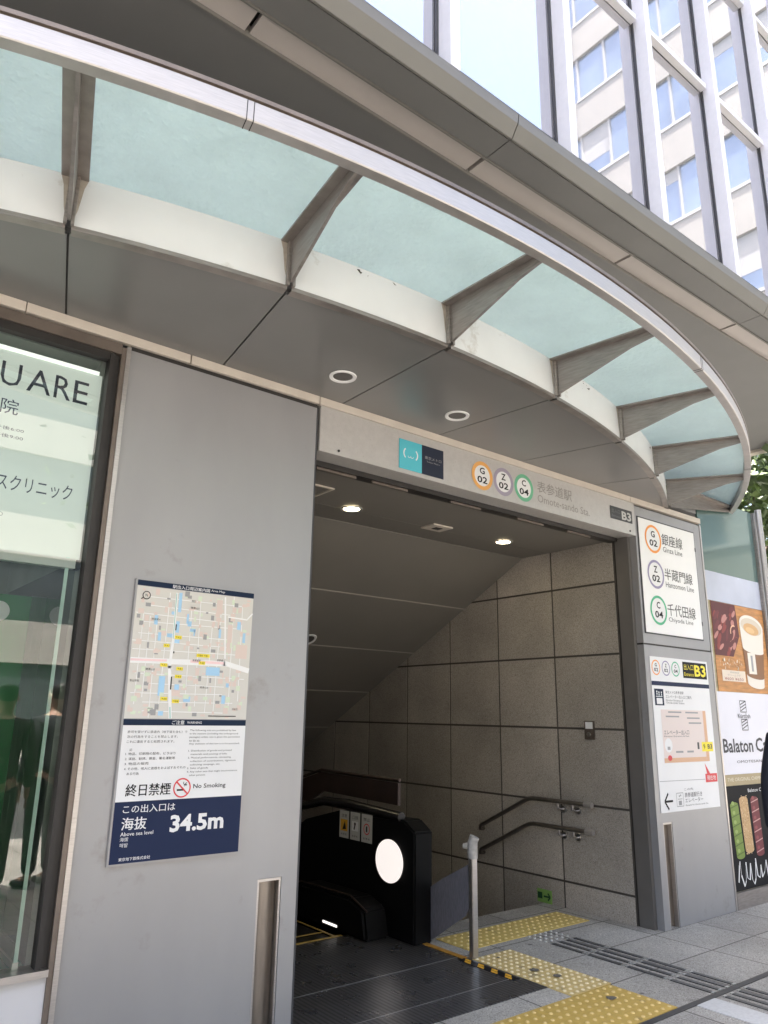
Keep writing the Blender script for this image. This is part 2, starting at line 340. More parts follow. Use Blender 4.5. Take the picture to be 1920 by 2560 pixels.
# ------------------------------------------------------------------ upper building (curtain wall) and eave
bld = thing('office_building', 'glass curtain wall office block with pale mullions above the entrance', 'building', (0, 6, 5.6))
YC = -.435
XE = 11.0
b = MB().box(-12, XE, YC+.12, 12, 5.75, 13.3); b.build('wall', inter, bld)
b = MB().box(-12, 1.06, 1.6, 14, 0, 3.4); b.box(1.06, 2.2, .42, 14, 0, 3.4); b.box(5.62, 7.6, .45, 14, 0, 3.4)
b.box(2.2, 5.62, 3.0, 14, 3.3, 3.4); b.box(-12, 7.6, .03, 3.4, 3.42, 3.52); b.box(-12, 7.6, 3.4, 14, 3.42, 5.5)
b.build('ground_floor_wall', silver2, bld)
msp = 1.2857
ml = [2.818+msp*(k-4) for k in range(-8, 13)]
ml = [q for q in ml if q < XE-.1]
zt = [5.944+2.09*k for k in range(4)]
for i, x in enumerate(ml[:-1]):
    for j in range(len(zt)-1):
        if i < 7: continue
        z0, z1 = zt[j], zt[j+1]
        tx, ty = rnd.uniform(-.0025, .0025), rnd.uniform(-.0025, .0025)
        MB().add([(x+.03, YC+tx, z0+.02), (ml[i+1]+.03, YC-tx, z0+.02), (ml[i+1]+.03, YC-tx+ty, z1+.02), (x+.03, YC+tx+ty, z1+.02)], [(0,1,2,3)]).build('window_pane', curtain, bld)
for x in ml:
    b = MB().box(x, x+.088, YC-.14, YC-.004, 5.76, 13.3, 0); b.box(x-.022, x-.001, YC-.02, YC-.004, 5.76, 13.3, 1); b.box(x+.089, x+.105, YC-.02, YC-.004, 5.76, 13.3, 1)
    b.build('mullion', [mullm, gasket], bld)
for z in (8.034, 10.124, 12.214):
    b = MB()
    for i, x in enumerate(ml[:-1]): b.box(x+.107, ml[i+1]-.024, YC-.07, YC-.005, z, z+.065, 0)
    b.build('transom', mullm, bld)
MB().box(-12, XE, YC-.1, 12, 13.3, 13.5).build('parapet', silver2, bld)

eave = thing('eave_canopy', 'dark grey straight eave with a paler inset strip running above the glass canopy', 'canopy', (0, 0, 5.5))
ex0, ex1 = -12, XE
MB().box(ex0, ex1, -.099, 3.4, 5.50, 5.58).build('soffit_board', eavem, eave)
bk = MB().box(ex0, ex1, -.563, 0, 5.60, 5.74); bk.build('backing', darkm, eave)
joints = [1.54+1.8755*k for k in range(-7, 6)]
for i, x in enumerate(joints[:-1]):
    MB().box(x+.017, joints[i+1]-.017, -.295, -.123, 5.516, 5.56).build('strip_panel', eavel, eave)
b = MB()
for y in (-.1155, -.3145): b.box(ex0, ex1, y-.007, y+.007, 5.489, 5.58)
b.build('strip_edge', lipm, eave)
for i in range(len(joints)-1):
    if i % 2: continue
    x, x2 = joints[i], joints[min(i+2, len(joints)-1)]
    MB().box(x+.004, x2-.004, -.546, -.326, 5.50, 5.57).build('soffit_panel', eavem, eave)
    fn = lambda a, c, d: Vector((d, a, c))
    MB().prism([(-.5576, 5.495), (-.572, 5.495), (-.632, 5.586), (-.642, 5.658), (-.50, 5.75), (-.47, 5.72), (-.5576, 5.57)], fn, x+.004, x2-.004).build('lip_panel', lipm, eave)
MB().box(XE, XE+.14, -.63, 4, 5.457, 5.81).build('end_beam', creamt, eave)

# ------------------------------------------------------------------ curved glass canopy
CX, CY = 2.46, 6.14
def arc(r, th, z): return Vector((CX+r*math.sin(th), CY-r*math.cos(th), z))
canopy = thing('glass_canopy', 'curved canopy of pale green frosted glass on steel brackets with a bright steel rim', 'canopy', (CX, 0, 3.36))
RB, RI, RO = 7.106, 7.735, 7.785
TB = math.acos(CY/RB); TI = math.acos(CY/RI); TO = math.acos(CY/RO)
ths = [-.0073+.13*k for k in range(-4, 5) if abs(-.0073+.13*k) < TB-.005]
cuts = [-TB]+ths+[TB]
dk = MB(); n = 60                                     # dark backing above the soffit panels
pts = [arc(RB-.02, -TB+2*TB*i/n, 3.375) for i in range(n+1)]
dk.add(pts, [tuple(range(n+1))]); dk.build('soffit_backing', mat('joint sealant', (.10,.095,.09), .7), canopy)
for i in range(len(cuts)-1):
    a, c = cuts[i], cuts[i+1]; g = .0007
    k = 8; outer = [arc(RB-.045, a+g+(c-a-2*g)*j/k, 3.36) for j in range(k+1)]
    def inn(th):   # joint runs towards the wall, slightly radial
        p = arc(RB-.045, th, 3.36); return Vector((p.x-math.sin(th)*(-p.y+.0)/math.cos(th), -.004, 3.36))
    ia, ic = inn(a+g), inn(c-g)
    if i == 0: ia = Vector((outer[0].x, -.004, 3.36))
    if i == len(cuts)-2: ic = Vector((outer[-1].x, -.004, 3.36))
    poly = [ia, ic]+outer[::-1]
    poly = [p if p.y < -.004 else Vector((p.x, -.004, p.z)) for p in poly]
    clean = []
    for p in poly:
        if not clean or (p-clean[-1]).length > 1e-4: clean.append(p)
    if (clean[0]-clean[-1]).length < 1e-4: clean.pop()
    m_ = len(clean)
    s_ = MB().add(clean+[p+Z*.012 for p in clean], [tuple(range(m_))]+[(q, (q+1) % m_, m_+(q+1) % m_, m_+q) for q in range(m_)])
    s_.build('soffit_panel', soffm, canopy)
    # soffit edge moulding, white band
    e = MB(); bd = MB(); k = 10; g2 = .0016
    for j in range(k):
        t0, t1 = a+g2+(c-a-2*g2)*j/k, a+g2+(c-a-2*g2)*(j+1)/k
        e.add([arc(RB-.042, t0, 3.352), arc(RB-.042, t1, 3.352), arc(RB+.004, t1, 3.352), arc(RB+.004, t0, 3.352), arc(RB+.004, t0, 3.372), arc(RB+.004, t1, 3.372), arc(RB-.042, t0, 3.372), arc(RB-.042, t1, 3.372)], [(0,1,2,3), (3,2,5,4), (0,6,7,1)])
        bd.add([arc(RB, t0, 3.373), arc(RB, t1, 3.373), arc(RB, t1, 3.60), arc(RB, t0, 3.60), arc(RB-.02, t0, 3.60), arc(RB-.02, t1, 3.60)], [(0,1,2,3), (3,2,5,4)])
    e.build('edge_moulding', brackm, canopy); rf = random.Random(40+i)
    if .0 < a < .3 or i == 3:
        for q in range(13 if .1 < a < .2 else 4):
            tt = a+(c-a)*rf.uniform(.05, .5 if .1 < a < .2 else .95); zz = 3.60-abs(rf.gauss(0, .03))-.012; sz = rf.uniform(.004, .013)
            bd.add([arc(RB+.0015, tt+rf.uniform(-1, 1)*sz*.22, zz+rf.uniform(-1, 1)*sz) for _ in range(5)], [(0,1,2,3,4)], 1)
    for tq in (a, c):      # rust bleeding from the bracket roots
        for q in range(3):
            bd.add([arc(RB+.0012+q*.0003, tq+(1 if tq == a else -1)*u_, z_) for u_, z_ in ((.0028, 3.598), (.0075-.0015*q, 3.598), (.0055-.001*q, 3.55+.01*q), (.0038, 3.45+.03*q), (.0028, 3.42+.03*q))], [(0,1,2,3,4)], 2)
    bd.build('white_band_panel', [bandm, mat('grime', (.10,.09,.075), .8), mat('rust stain', (.42,.37,.31), .6, 0, .2, 30)], canopy, smooth=True)
    # glass pane
    oa = a if i else -TI; oc = c if i < len(cuts)-2 else TI
    gl = MB(); k = 12; vs_ = []
    for zz in (0, .012):
        for j in range(k+1):
            u = j/k; pi = arc(RB-.03, a+(c-a)*u, 3.603+zz); po = arc(RI+.015, oa+(oc-oa)*u, 3.59+zz)
            vs_ += [pi, po]
    fs_ = []
    for j in range(k):
        q = 2*j; h = 2*(k+1)
        fs_ += [(q, q+2, q+3, q+1), (h+q, h+q+1, h+q+3, h+q+2)]
    gl.add(vs_, fs_).build('glass_panel', glassm, canopy, smooth=True)
def bracket(th, end=False):
    r_ = Vector((math.sin(th), -math.cos(th), 0)); t_ = Vector((math.cos(th), math.sin(th), 0)); o_ = Vector((CX, CY, 0))
    fn = lambda a, c, d: o_+r_*a+t_*d+Z*c
    f = MB().prism([(RB+.012, 3.385), (RB+.03, 3.378), (RI-.14, 3.515), (RI+.002, 3.538), (RI+.002, 3.586), (RB+.012, 3.597)], fn, -.007, .007)
    f.prism([(RB+.003, 3.588), (RI+.002, 3.574), (RI+.002, 3.583), (RB+.003, 3.597)], fn, -.052, -.0075)
    f.prism([(RB+.003, 3.588), (RI+.002, 3.574), (RI+.002, 3.583), (RB+.003, 3.597)], fn, .0075, .052)
    f.prism([(RB+.004, 3.366), (RB+.026, 3.366), (RB+.026, 3.587), (RB+.004, 3.587)], fn, -.02, -.008)
    f.prism([(RB+.004, 3.366), (RB+.026, 3.366), (RB+.026, 3.587), (RB+.004, 3.587)], fn, .008, .02)
    f.build('bracket', brackm, canopy)
for th in ths: bracket(th)
for s in (-1, 1):
    xb, xr = CX+s*(RB*math.sin(TB)+.01), CX+s*(RI*math.sin(TI)-.005)
    fn = lambda a, c, d: Vector((a, d, c))
    f = MB().prism([(xb, 3.375), (xr-s*.15, 3.505), (xr, 3.53), (xr, 3.588), (xb, 3.6)], fn, -.03, -.018)
    f.prism([(xb, 3.575), (xr, 3.56), (xr, 3.574), (xb, 3.589)], fn, -.075, -.031)
    f.build('end_bracket', brackm, canopy)
rm = MB(); cp = MB(); N = 96
prof = [(RI, 3.530), (RO-.004, 3.530), (RO, 3.534), (RO, 3.612), (RI, 3.612)]
prof2 = [(RI+.012, 3.613), (RO-.006, 3.613), (RO-.006, 3.620), (RO+.004, 3.622), (RO+.004, 3.640), (RI+.012, 3.640)]
for b_, pr in ((rm, prof), (cp, prof2)):
    vs_ = []; k = len(pr)
    for j in range(N+1):
        for r, z in pr:
            T = math.acos(CY/r); vs_.append(arc(r, -T+2*T*j/N, z))
    fs_ = [(j*k+q, j*k+(q+1) % k, (j+1)*k+(q+1) % k, (j+1)*k+q) for j in range(N) for q in range(k)]
    b_.add(vs_, fs_+[tuple(range(k)), tuple(range(N*k, N*k+k))])
rm.build('rim', rimsteel, canopy, smooth=True); cp.build('rim_cap', bronze, canopy, smooth=True)
for th in (-.195, .195, .47, -.47):
    b = MB()
    for dt in (-.0016, .0016):
        fn = lambda a, c, d: arc(a, th+d, c)
        b.prism([(RI-.001, 3.5285), (RO+.001, 3.5285), (RO+.0012, 3.611), (RI-.001, 3.611)], fn, dt-.0002, dt+.0002)
    b.build('rim_joint', darkm, canopy)
tr = MB()
for x0, x1 in ((-2.6, .60), (.605, 1.42), (1.428, 2.245), (2.252, 5.425), (5.432, 6.56)): tr.box(x0, x1, -.014, .02, 3.31, 3.3585)
tr.build('wall_trim', creamt, canopy)

def downlight(x, y, z, r, lab, cat, lit, group, tilt=0):
    t = thing('ceiling_downlight', lab, cat, (x, y, z), group)
    b = MB(); k = 36
    for j in range(k):
        a0, a1 = 2*math.pi*j/k, 2*math.pi*(j+1)/k
        q = lambda rr, aa, zz: (x+rr*math.cos(aa), y+rr*math.sin(aa), zz+tilt*rr*math.sin(aa))
        b.add([q(r, a0, z-.002), q(r, a1, z-.002), q(r*.97, a1, z-.010), q(r*.97, a0, z-.010), q(r*.76, a0, z-.008), q(r*.76, a1, z-.008), q(r*.7, a0, z-.003), q(r*.7, a1, z-.003)], [(0,1,2,3), (3,2,5,4), (4,5,7,6)])
    b.build('ring', white if not lit else silver2, t, smooth=True)
    MB().add([(x+r*.72*math.cos(2*math.pi*j/k), y+r*.72*math.sin(2*math.pi*j/k), z-.004+tilt*r*.72*math.sin(2*math.pi*j/k)) for j in range(k)], [tuple(range(k))[::-1]]).build('lens', lamp if lit else lampd, t)
    return t
downlight(2.19, -.33, 3.359, .078, 'unlit round soffit light nearest the grey pillar', 'downlight', False, 'soffit downlights')
downlight(3.07, -.34, 3.359, .078, 'unlit round soffit light above the teal and navy logo plate', 'downlight', False, 'soffit downlights')

# ------------------------------------------------------------------ left pillar with recess
def recess_panel(x0, x1, z1, rx0, rx1, rz, y=0., dep=.34):
    b = MB(); b.box(x0, rx0, y, y+dep, 0, z1); b.box(rx1, x1, y, y+dep, 0, z1); b.box(rx0, rx1, y, y+dep, rz, z1); return b
recm = mat('recess steel', (.34,.30,.265), .36, .9, .15, 7, stretch=(6,6,1))
def recess(parent, rx0, rx1, rz, y):
    b = MB().box(rx0+.002, rx0+.012, y+.004, y+.10, 0, rz-.002); b.box(rx1-.012, rx1-.002, y+.004, y+.10, 0, rz-.002); b.box(rx0+.012, rx1-.012, y+.004, y+.10, rz-.014, rz-.002)
    b.build('recess_frame', steel, parent)
    g = MB(); k = 14; w_ = rx1-rx0-.03; vs_ = []
    for j in range(k+1):
        a = math.pi*j/k; xx = rx0+.015+w_*(.5-.5*math.cos(a)); yy = y+.035+.05*math.sin(a)
        vs_ += [(xx, yy, 0), (xx, yy, rz-.015)]
    g.add(vs_, [(2*j, 2*j+1, 2*j+3, 2*j+2) for j in range(k)])
    g.add([(rx0+.012, y+.0355, 0), (rx0+.016, y+.0355, 0), (rx0+.016, y+.0355, rz-.015), (rx0+.012, y+.0355, rz-.015)], [(0,1,2,3)])
    g.build('recess_trough', recm, parent, smooth=True)
pil = thing('entrance_pillar', 'broad silver grey metal clad pillar carrying the station area map', 'pillar', (1.67, .15, 0))
recess_panel(1.108, 2.238, 3.285, 2.012, 2.148, .731).build('cladding', silver, pil)
recess(pil, 2.012, 2.148, .731, 0)
MB().box(2.2395, 2.249, .0, .3, 0, 3.29).build('edge_strip', gasket, pil)
MB().box(1.108, 2.238, .003, .3, 3.286, 3.308).build('top_gap', darkm, pil)

# ------------------------------------------------------------------ shop window on the left
sw = thing('shop_window', 'tall shop display window beside the pillar with green interior and steel frame', 'shop window', (-.5, .1, 0))
b = MB().box(1.012, 1.034, -.004, .06, .5, 3.24); b.box(1.034, 1.062, .012, .07, .5, 3.24); b.build('inner_frame', darkm, sw)
MB().box(1.063, 1.084, -.008, .08, 0, 3.285).build('frame_post', bronze, sw); MB().box(1.0845, 1.106, -.014, .08, 0, 3.295).build('steel_edge', steel, sw)
b = MB().box(-2.6, 1.062, -.008, .07, 3.245, 3.30); b.build('head_frame', bronze, sw)
MB().box(-2.6, 1.0115, .003, .05, 3.205, 3.244).build('head_bar', darkm, sw)
MB().box(-2.6, 1.062, -.02, .09, .478, .505).build('sill', steel, sw)
MB().box(-2.6, 1.062, .0, .07, 0, .477).build('base_panel', sillw, sw)
MB().add([(-2.6, .03, .506), (1.011, .03, .506), (1.011, .03, 3.204), (-2.6, .03, 3.204)], [(0,1,2,3)]).build('window_glass', shopgl, sw)
MB().box(-2.6, 1.0, .1, 1.55, .47, .50).build('display_floor', sfloor, sw)
b = MB().box(-2.6, 1.06, 1.5, 1.56, .5, 3.3); b.box(1.0, 1.06, .1, 1.5, .5, 3.3); b.box(-2.6, 1.06, .1, 1.5, 3.22, 3.3); b.build('back_wall', inter, sw)
MB().box(.945, .957, .062, 1.45, .53, 2.16).build('side_glass', glass_mix('side glass', (.60,.72,.68), .05, rough=.02), sw)
MB().box(.943, .959, .058, .0615, .53, 2.2).build('glass_edge', mat('glass edge', (.62,.82,.76), .2), sw)
MB().box(.94, .962, .058, 1.45, .505, .53).build('side_rail', steel, sw)
gb = thing('green_board', 'dark green board standing inside the shop window', 'board', (.2, .62, .5))
MB().box(-1.5, .945, .6, .64, .501, 2.075).build('panel', sgreen, gb); MB().box(.9455, .965, .595, .645, .501, 2.08).build('edge', steel, gb)
P = FP(.599); MB().ell(.80, 1.99, .05, .05, P, .001).build('round_mark', white, gb)
sb = thing('clinic_signboard', 'pale glass signboard lettered in navy hanging inside the shop window', 'signboard', (.1, .1, 2.14))
MB().box(-1.6, 1.003, .062, .085, 2.195, 3.13).build('board', frost, sb); MB().box(-1.6, .985, .055, .09, 3.131, 3.147).build('top_tube', mat('tube light', (1,1,.95), .4, emit=.16), sb)
MB().box(-1.6, .985, .05, .09, 2.15, 2.194).build('bottom_rail', white, sb); MB().box(.986, 1.008, .045, .10, 2.15, 2.19).build('rail_clip', black, sb)
P = FP(.062); b = MB(); nv = mat('letter navy', (.02,.025,.06), .5)
for t_, a0, a1 in (('U', .553, .64), ('A', .668, .774), ('R', .789, .866), ('E', .878, .946), ('Q', .43, .535), ('S', .34, .415)): b.text(t_, a0, a1, 2.957, 3.073, P, .001)
b.build('lettering', nv, sb); b = MB(); b.text('科医院', .40, .649, 2.822, 2.895, P, .001); b.build('lettering', nv, sb); b = MB(); b.text('午前9:00〜午後6:00', .40, .686, 2.745, 2.763, P, .001); b.text('午前9:00〜午後9:00', .40, .687, 2.708, 2.727, P, .001)
b.build('lettering', nv, sb); b = MB(); b.text('スクリニック', .605, .932, 2.466, 2.54, P, .001); b.text('〇', .63, .652, 2.345, 2.364, P, .001)
b.build('lettering', nv, sb)

# ------------------------------------------------------------------ station area map on the pillar
ms = thing('area_map_sign', 'station area map board with navy lower panel reading 34.5m on the silver pillar', 'sign', (1.573, -.01, .863))
MB().box(1.253, 1.892, -.014, -.001, .863, 2.133).build('backing_board', silver, ms, bevel=.002)
P = FP(-.0145)
mp = MB(); mp.rect(1.262, 1.884, 1.486, 2.098, P, .0004, 0)
rm_ = random.Random(5)
streets_x = [1.30, 1.335, 1.375, 1.42, 1.55, 1.60, 1.655, 1.70, 1.78, 1.83]; streets_z = [1.52, 1.56, 1.60, 1.645, 1.69, 1.80, 1.84, 1.875, 1.93, 1.97, 2.01, 2.05]
for x in streets_x: mp.line((x, 1.487+rm_.uniform(0, .1)), (x+rm_.uniform(-.01, .01), 2.097-rm_.uniform(0, .15)), .0035, P, .0008, 3)
for z in streets_z: mp.line((1.263+rm_.uniform(0, .08), z), (1.883-rm_.uniform(0, .15), z+rm_.uniform(-.01, .01)), .0035, P, .0008, 3)
for q in range(240):
    x, z = rm_.uniform(1.268, 1.86), rm_.uniform(1.49, 2.08); wd, hh = rm_.uniform(.008, .028), rm_.uniform(.008, .028)
    if abs(x-1.465) < .03 or abs(z-1.748) < .03: continue
    mp.rect(x, min(x+wd, 1.883), z, min(z+hh, 2.096), P, .0010+q*2e-6, rm_.choice((2, 2, 2, 5, 7)))
for x0, x1, z0, z1 in ((1.646,1.72,1.694,1.735), (1.41,1.44,1.59,1.681), (1.523,1.534,1.937,1.985), (1.53,1.55,1.925,1.95), (1.36,1.377,1.92,1.965), (1.835,1.85,1.865,1.915), (1.474,1.49,1.99,2.085), (1.471,1.488,1.89,1.945), (1.49,1.513,1.62,1.645), (1.47,1.495,1.84,1.856), (1.43,1.46,1.865,1.883), (1.385,1.40,1.845,1.885), (1.545,1.575,1.90,1.915), (1.42,1.445,1.50,1.52), (1.54,1.575,1.565,1.59), (1.74,1.76,1.56,1.6), (1.8,1.82,1.93,1.97), (1.443,1.466,1.975,1.99), (1.565,1.572,1.88,1.91), (1.7,1.712,1.88,1.925), (1.76,1.775,1.64,1.66)): mp.rect(x0, x1, z0, z1, P, .0014, 1)
for x0, x1, z0, z1 in ((1.678,1.71,2.0,2.072), (1.80,1.865,1.785,1.855), (1.748,1.775,1.81,1.95), (1.69,1.70,1.93,1.98), (1.76,1.785,1.97,2.01), (1.475,1.52,1.59,1.62)): mp.rect(x0, x1, z0, z1, P, .0014, 2)
mp.line((1.462, 2.083), (1.463, 1.86), .012, P, .0018, 3); mp.line((1.463, 1.86), (1.456, 1.72), .014, P, .0018, 3); mp.line((1.456, 1.73), (1.482, 1.487), .016, P, .0018, 3)
mp.line((1.263, 1.748), (1.746, 1.755), .026, P, .0020, 3); mp.line((1.74, 1.758), (1.882, 1.726), .026, P, .0020, 3); mp.line((1.722, 2.09), (1.744, 1.78), .009, P, .0019, 3)
mp.line((1.744, 1.99), (1.855, 1.985), .007, P, .0019, 3); mp.line((1.852, 1.984), (1.884, 2.02), .007, P, .0019, 3)
mp.line((1.264, 1.750), (1.44, 1.754), .010, P, .0022, 6); mp.line((1.56, 1.757), (1.74, 1.757), .012, P, .0022, 6); mp.line((1.46, 2.08), (1.462, 1.86), .003, P, .0022, 4); mp.line((1.476, 1.54), (1.482, 1.488), .004, P, .0022, 4)
for x, z, wd in ((1.487,1.868,.036), (1.432,1.825,.03), (1.427,1.733,.036), (1.508,1.719,.034), (1.504,1.682,.034), (1.442,1.577,.034), (1.501,1.567,.036), (1.625,1.788,.07), (1.621,1.752,.034)): mp.rect(x-wd/2, x+wd/2, z-.008, z+.008, P, .0024, 8)
mp.build('map_panel', [beige, mblue, mpink, mroad, mgrn, mpg, mrose, grey, yell], ms)
for x, z, s_ in ((1.487,1.868,'↑A2'), (1.432,1.825,'↑A1'), (1.427,1.733,'↑A3'), (1.508,1.719,'↑B1'), (1.504,1.682,'↑B3'), (1.442,1.577,'↑A4'), (1.501,1.567,'↑B4'), (1.621,1.752,'↑B2')): MB().text(s_, x-.013, x+.013, z-.0045, z+.0045, P, .0027).build('exit_label', black, ms)
MB().text('↑B4 ↑B5', 1.597, 1.652, 1.7835, 1.7925, P, .0027).build('exit_label', black, ms)
for x, z, s_ in ((1.54,2.045,'港区'), (1.54,2.012,'南青山3'), (1.345,1.94,'神宮前4'), (1.34,1.705,'南青山5'), (1.62,1.63,'南青山6'), (1.80,1.53,'渋谷区'), (1.27,1.65,'青山学院'), (1.70,1.765,'表参道'), (1.57,1.757,'表参道駅')): MB().text(s_, x, x+.011*len(s_), z, z+.011, P, .0027).build('place_label', black, ms)
b = MB()
for z0, z1 in ((1.62,1.70), (1.79,1.82), (1.90,1.95)): b.rect(1.468, 1.474, z0, z1-.02, P, .0026)
b.build('train_mark', black, ms); MB().rect(1.675, 1.825, 1.499, 1.503, P, .0026).build('scale_bar', black, ms); b = MB()
b.ring(1.31, 2.055, .016, .020, P, .0026); b.text('N', 1.305, 1.315, 2.049, 2.061, P, .0026); b.line((1.285, 2.035), (1.297, 2.045), .004, P, .0026)
b.build('north_mark', black, ms)
MB().rect(1.262, 1.886, 2.1, 2.126, P, .0008).build('header_bar', navyd, ms); MB().rect(1.262, 1.884, 1.456, 1.483, P, .0008).build('header_bar', navyd, ms)
npn = MB().rect(1.262, 1.884, 1.127, 1.4555, P, .0008); npn.build('notice_panel', white, ms)
b = MB()
jp = ['許可を受けずに鉄道内（地下道を含む）で', '次の行為をすることを禁止します。', 'これに違反すると処罰されます。']
for i, s_ in enumerate(jp): b.text(s_, 1.286, 1.286+.0152*len(s_), 1.421-.0215*i, 1.433-.0215*i, P, .0014)
b.build('notice_paragraph', black, ms); b = MB(); b.text('記', 1.303, 1.315, 1.343, 1.354, P, .0014)
for i, s_ in enumerate(('1. 物品、印刷物の配布、ビラはり', '2. 演説、勧誘、募金、署名運動等', '3. 物品の販売', '4. その他、他人に迷惑をおよぼすおそれの', '   ある行為')): b.text(s_.strip(), 1.286+(.014 if i == 4 else 0), 1.286+(.014 if i == 4 else 0)+.0140*len(s_.strip()), 1.325-.0215*i, 1.337-.0215*i, P, .0014)
b.build('notice_paragraph', black, ms); b = MB()
en = ['The following acts are prohibited by law', 'in the stations (including the underground', 'passages) unless one is given the permission', 'to do so.', 'Any violation of this law is to be punished.']
for i, s_ in enumerate(en): b.text(s_, 1.588, 1.588+.0061*len(s_), 1.428-.0155*i, 1.438-.0155*i, P, .0014)
b.build('notice_paragraph', black, ms); b = MB()
en = ['1. Distribution of goods and printed', 'materials and posting of bills', '2. Musical performances, canvassing,', 'collection of contributions, signature', 'collecting campaign, etc.', '3. Sales of goods', '4. Any other acts that might inconvenience', 'other persons']
for i, s_ in enumerate(en):
    x = 1.588+(0 if s_[0].isdigit() else .013); b.text(s_, x, x+.0063*len(s_), 1.334-.0158*i, 1.344-.0158*i, P, .0014)
b.build('notice_paragraph', black, ms); b = MB(); b.text('終日禁煙', 1.304, 1.515, 1.148, 1.200, P, .0014, bold=.012); b.build('no_smoking_lettering', black, ms); b = MB(); b.text('No Smoking', 1.627, 1.795, 1.164, 1.190, P, .0014, bold=.012)
b.build('no_smoking_lettering', black, ms)
bp = MB().rect(1.262, 1.886, .872, 1.1265, P, .0008); bp.build('altitude_panel', navy, ms)
b = MB()
b.text('駅出入口周辺案内図', 1.437, 1.634, 2.103, 2.121, P, .0014, bold=.01); b.text('Area Map', 1.642, 1.718, 2.106, 2.120, P, .0014)
b.build('title_lettering', white, ms); b = MB(); b.text('ご注意', 1.494, 1.556, 1.46, 1.479, P, .0014, bold=.01); b.text('WARNING', 1.570, 1.645, 1.464, 1.475, P, .0014)
b.build('title_lettering', white, ms); b = MB(); b.text('この出入口は', 1.301, 1.545, 1.078, 1.112, P, .0014, bold=.006); b.text('海抜', 1.301, 1.414, 1.008, 1.060, P, .0014, bold=.012)
b.build('altitude_lettering', white, ms); b = MB(); b.text('34.5m', 1.527, 1.797, .983, 1.058, P, .0014, bold=.035); b.build('altitude_lettering', white, ms); b = MB(); b.text('Above sea level', 1.300, 1.450, .984, 1.000, P, .0014, bold=.006)
b.text('海拔', 1.300, 1.338, .962, .979, P, .0014); b.text('해발', 1.301, 1.338, .938, .955, P, .0014); b.build('altitude_lettering', white, ms); b = MB(); b.text('東京地下鉄株式会社', 1.303, 1.446, .882, .896, P, .0014, bold=.008)
b.build('owner_lettering', white, ms)
b = MB().ring(1.571, 1.175, .037, .0435, P, .0016); b.line((1.544, 1.201), (1.598, 1.149), .007, P, .0020); b.build('no_smoking_ring', red, ms)
b = MB(); b.rect(1.546, 1.583, 1.162, 1.170, P, .0015)
for q, (dx, dz) in enumerate(((0, 0), (.008, .006), (-.008, .012))): b.ring(1.588+dx*.6, 1.184+dz, .005, .008, P, .0015, a0=.3+q, a1=3.6+q, n=14)
b.build('cigarette_mark', black, ms)

# ------------------------------------------------------------------ entrance fascia
fs = thing('entrance_fascia', 'cream metal fascia over the station entrance with line symbols and station name', 'sign', (3.87, .05, 3.02))
MB().box(2.262, 5.486, -.006, .15, 3.022, 3.309).build('panel', fasciam, fs, bevel=.002)
MB().box(2.262, 5.44, .152, .235, 2.99, 3.2).build('shutter_slot', darkm, fs)
for x in (2.37, 2.8, 3.5, 4.2, 4.8): MB().box(x, x+.3, .175, .19, 2.975, 2.99).build('shutter_rail', bronze, fs)
P = FP(-.0065)
lp = MB(); lp.rect(2.870, 3.0625, 3.05, 3.250, P, .001, 0, .004); lp.rect(3.063, 3.256, 3.05, 3.250, P, .001, 1, .004)
for s_ in (-1, 1):
    cxm = 2.966+s_*.020
    lp.ring(cxm, 3.16, .034, .043, P, .0056, 2, a0=(-.9 if s_ > 0 else math.pi-.9), a1=(.9 if s_ > 0 else math.pi+.9), n=16)
    lp.ring(2.966+s_*.012, 3.145, .009, .0125, P, .0056, 2, a0=math.pi, a1=2*math.pi, n=12)
lp.text('東京メトロ', 3.088, 3.236, 3.158, 3.18, P, .0056, 3); lp.text('Tokyo Metro', 3.105, 3.222, 3.134, 3.148, P, .0056, 3)
lp.build('logo_plate', [teal, mat('logo navy', (.012,.018,.04), .35), white, grey], fs)
def line_mark(cx, cz, r, a, num, mt, parent, P, lw=.19, fill=False, d=.001):
    k = MB(); k.ell(cx, cz, r*.97, r*.97, P, d, 0, n=48); k.ring(cx, cz, r*(1-lw*1.0), r, P, d+.0008, 1, n=48)
    ww = {'G': .30, 'Z': .27, 'C': .27}[a]*r
    k.text(a, cx-ww*.8, cx+ww*.8, cz+r*.12, cz+r*.58, P, d+.001, 2, bold=.02); k.text(num, cx-r*.48, cx+r*.48, cz-r*.52, cz-r*.05, P, d+.001, 2, bold=.02)
    return k.build('line_mark', [white, mt, black], parent)
for cx, a, num, mt in ((3.632, 'G', '02', mat('faded orange', (.78,.40,.12), .4)), (3.850, 'Z', '02', mat('faded purple', (.36,.32,.40), .4)), (4.070, 'C', '04', mat('faded green', (.16,.46,.28), .4))): line_mark(cx, 3.158, .105, a, num, mt, fs, P, .27)
b = MB(); b.text('表参道駅', 4.222, 4.634, 3.158, 3.248, P, .001, bold=.008); b.text('Omote-sando Sta.', 4.222, 4.854, 3.080, 3.140, P, .001); b.build('station_lettering', mat('faded lettering', (.30,.28,.26), .5), fs)
b = MB(); b.rect(5.135, 5.440, 3.118, 3.226, P, .001, 0, .003); b.text('B3', 5.290, 5.424, 3.130, 3.205, P, .0046, 1, bold=.03); b.text('出入口', 5.152, 5.268, 3.172, 3.205, P, .0046, 2); b.text('Entrance', 5.152, 5.27, 3.135, 3.155, P, .0046, 2); b.build('exit_plate', [mat('dark plate', (.05,.052,.055), .4), mat('faded white', (.55,.55,.53), .4), mat('plate grey', (.16,.16,.16), .4)], fs)
for x in (2.40, 5.40): MB().ell(x, 3.05, .008, .008, P, .001, 0, .004).build('bolt', darkm, fs)

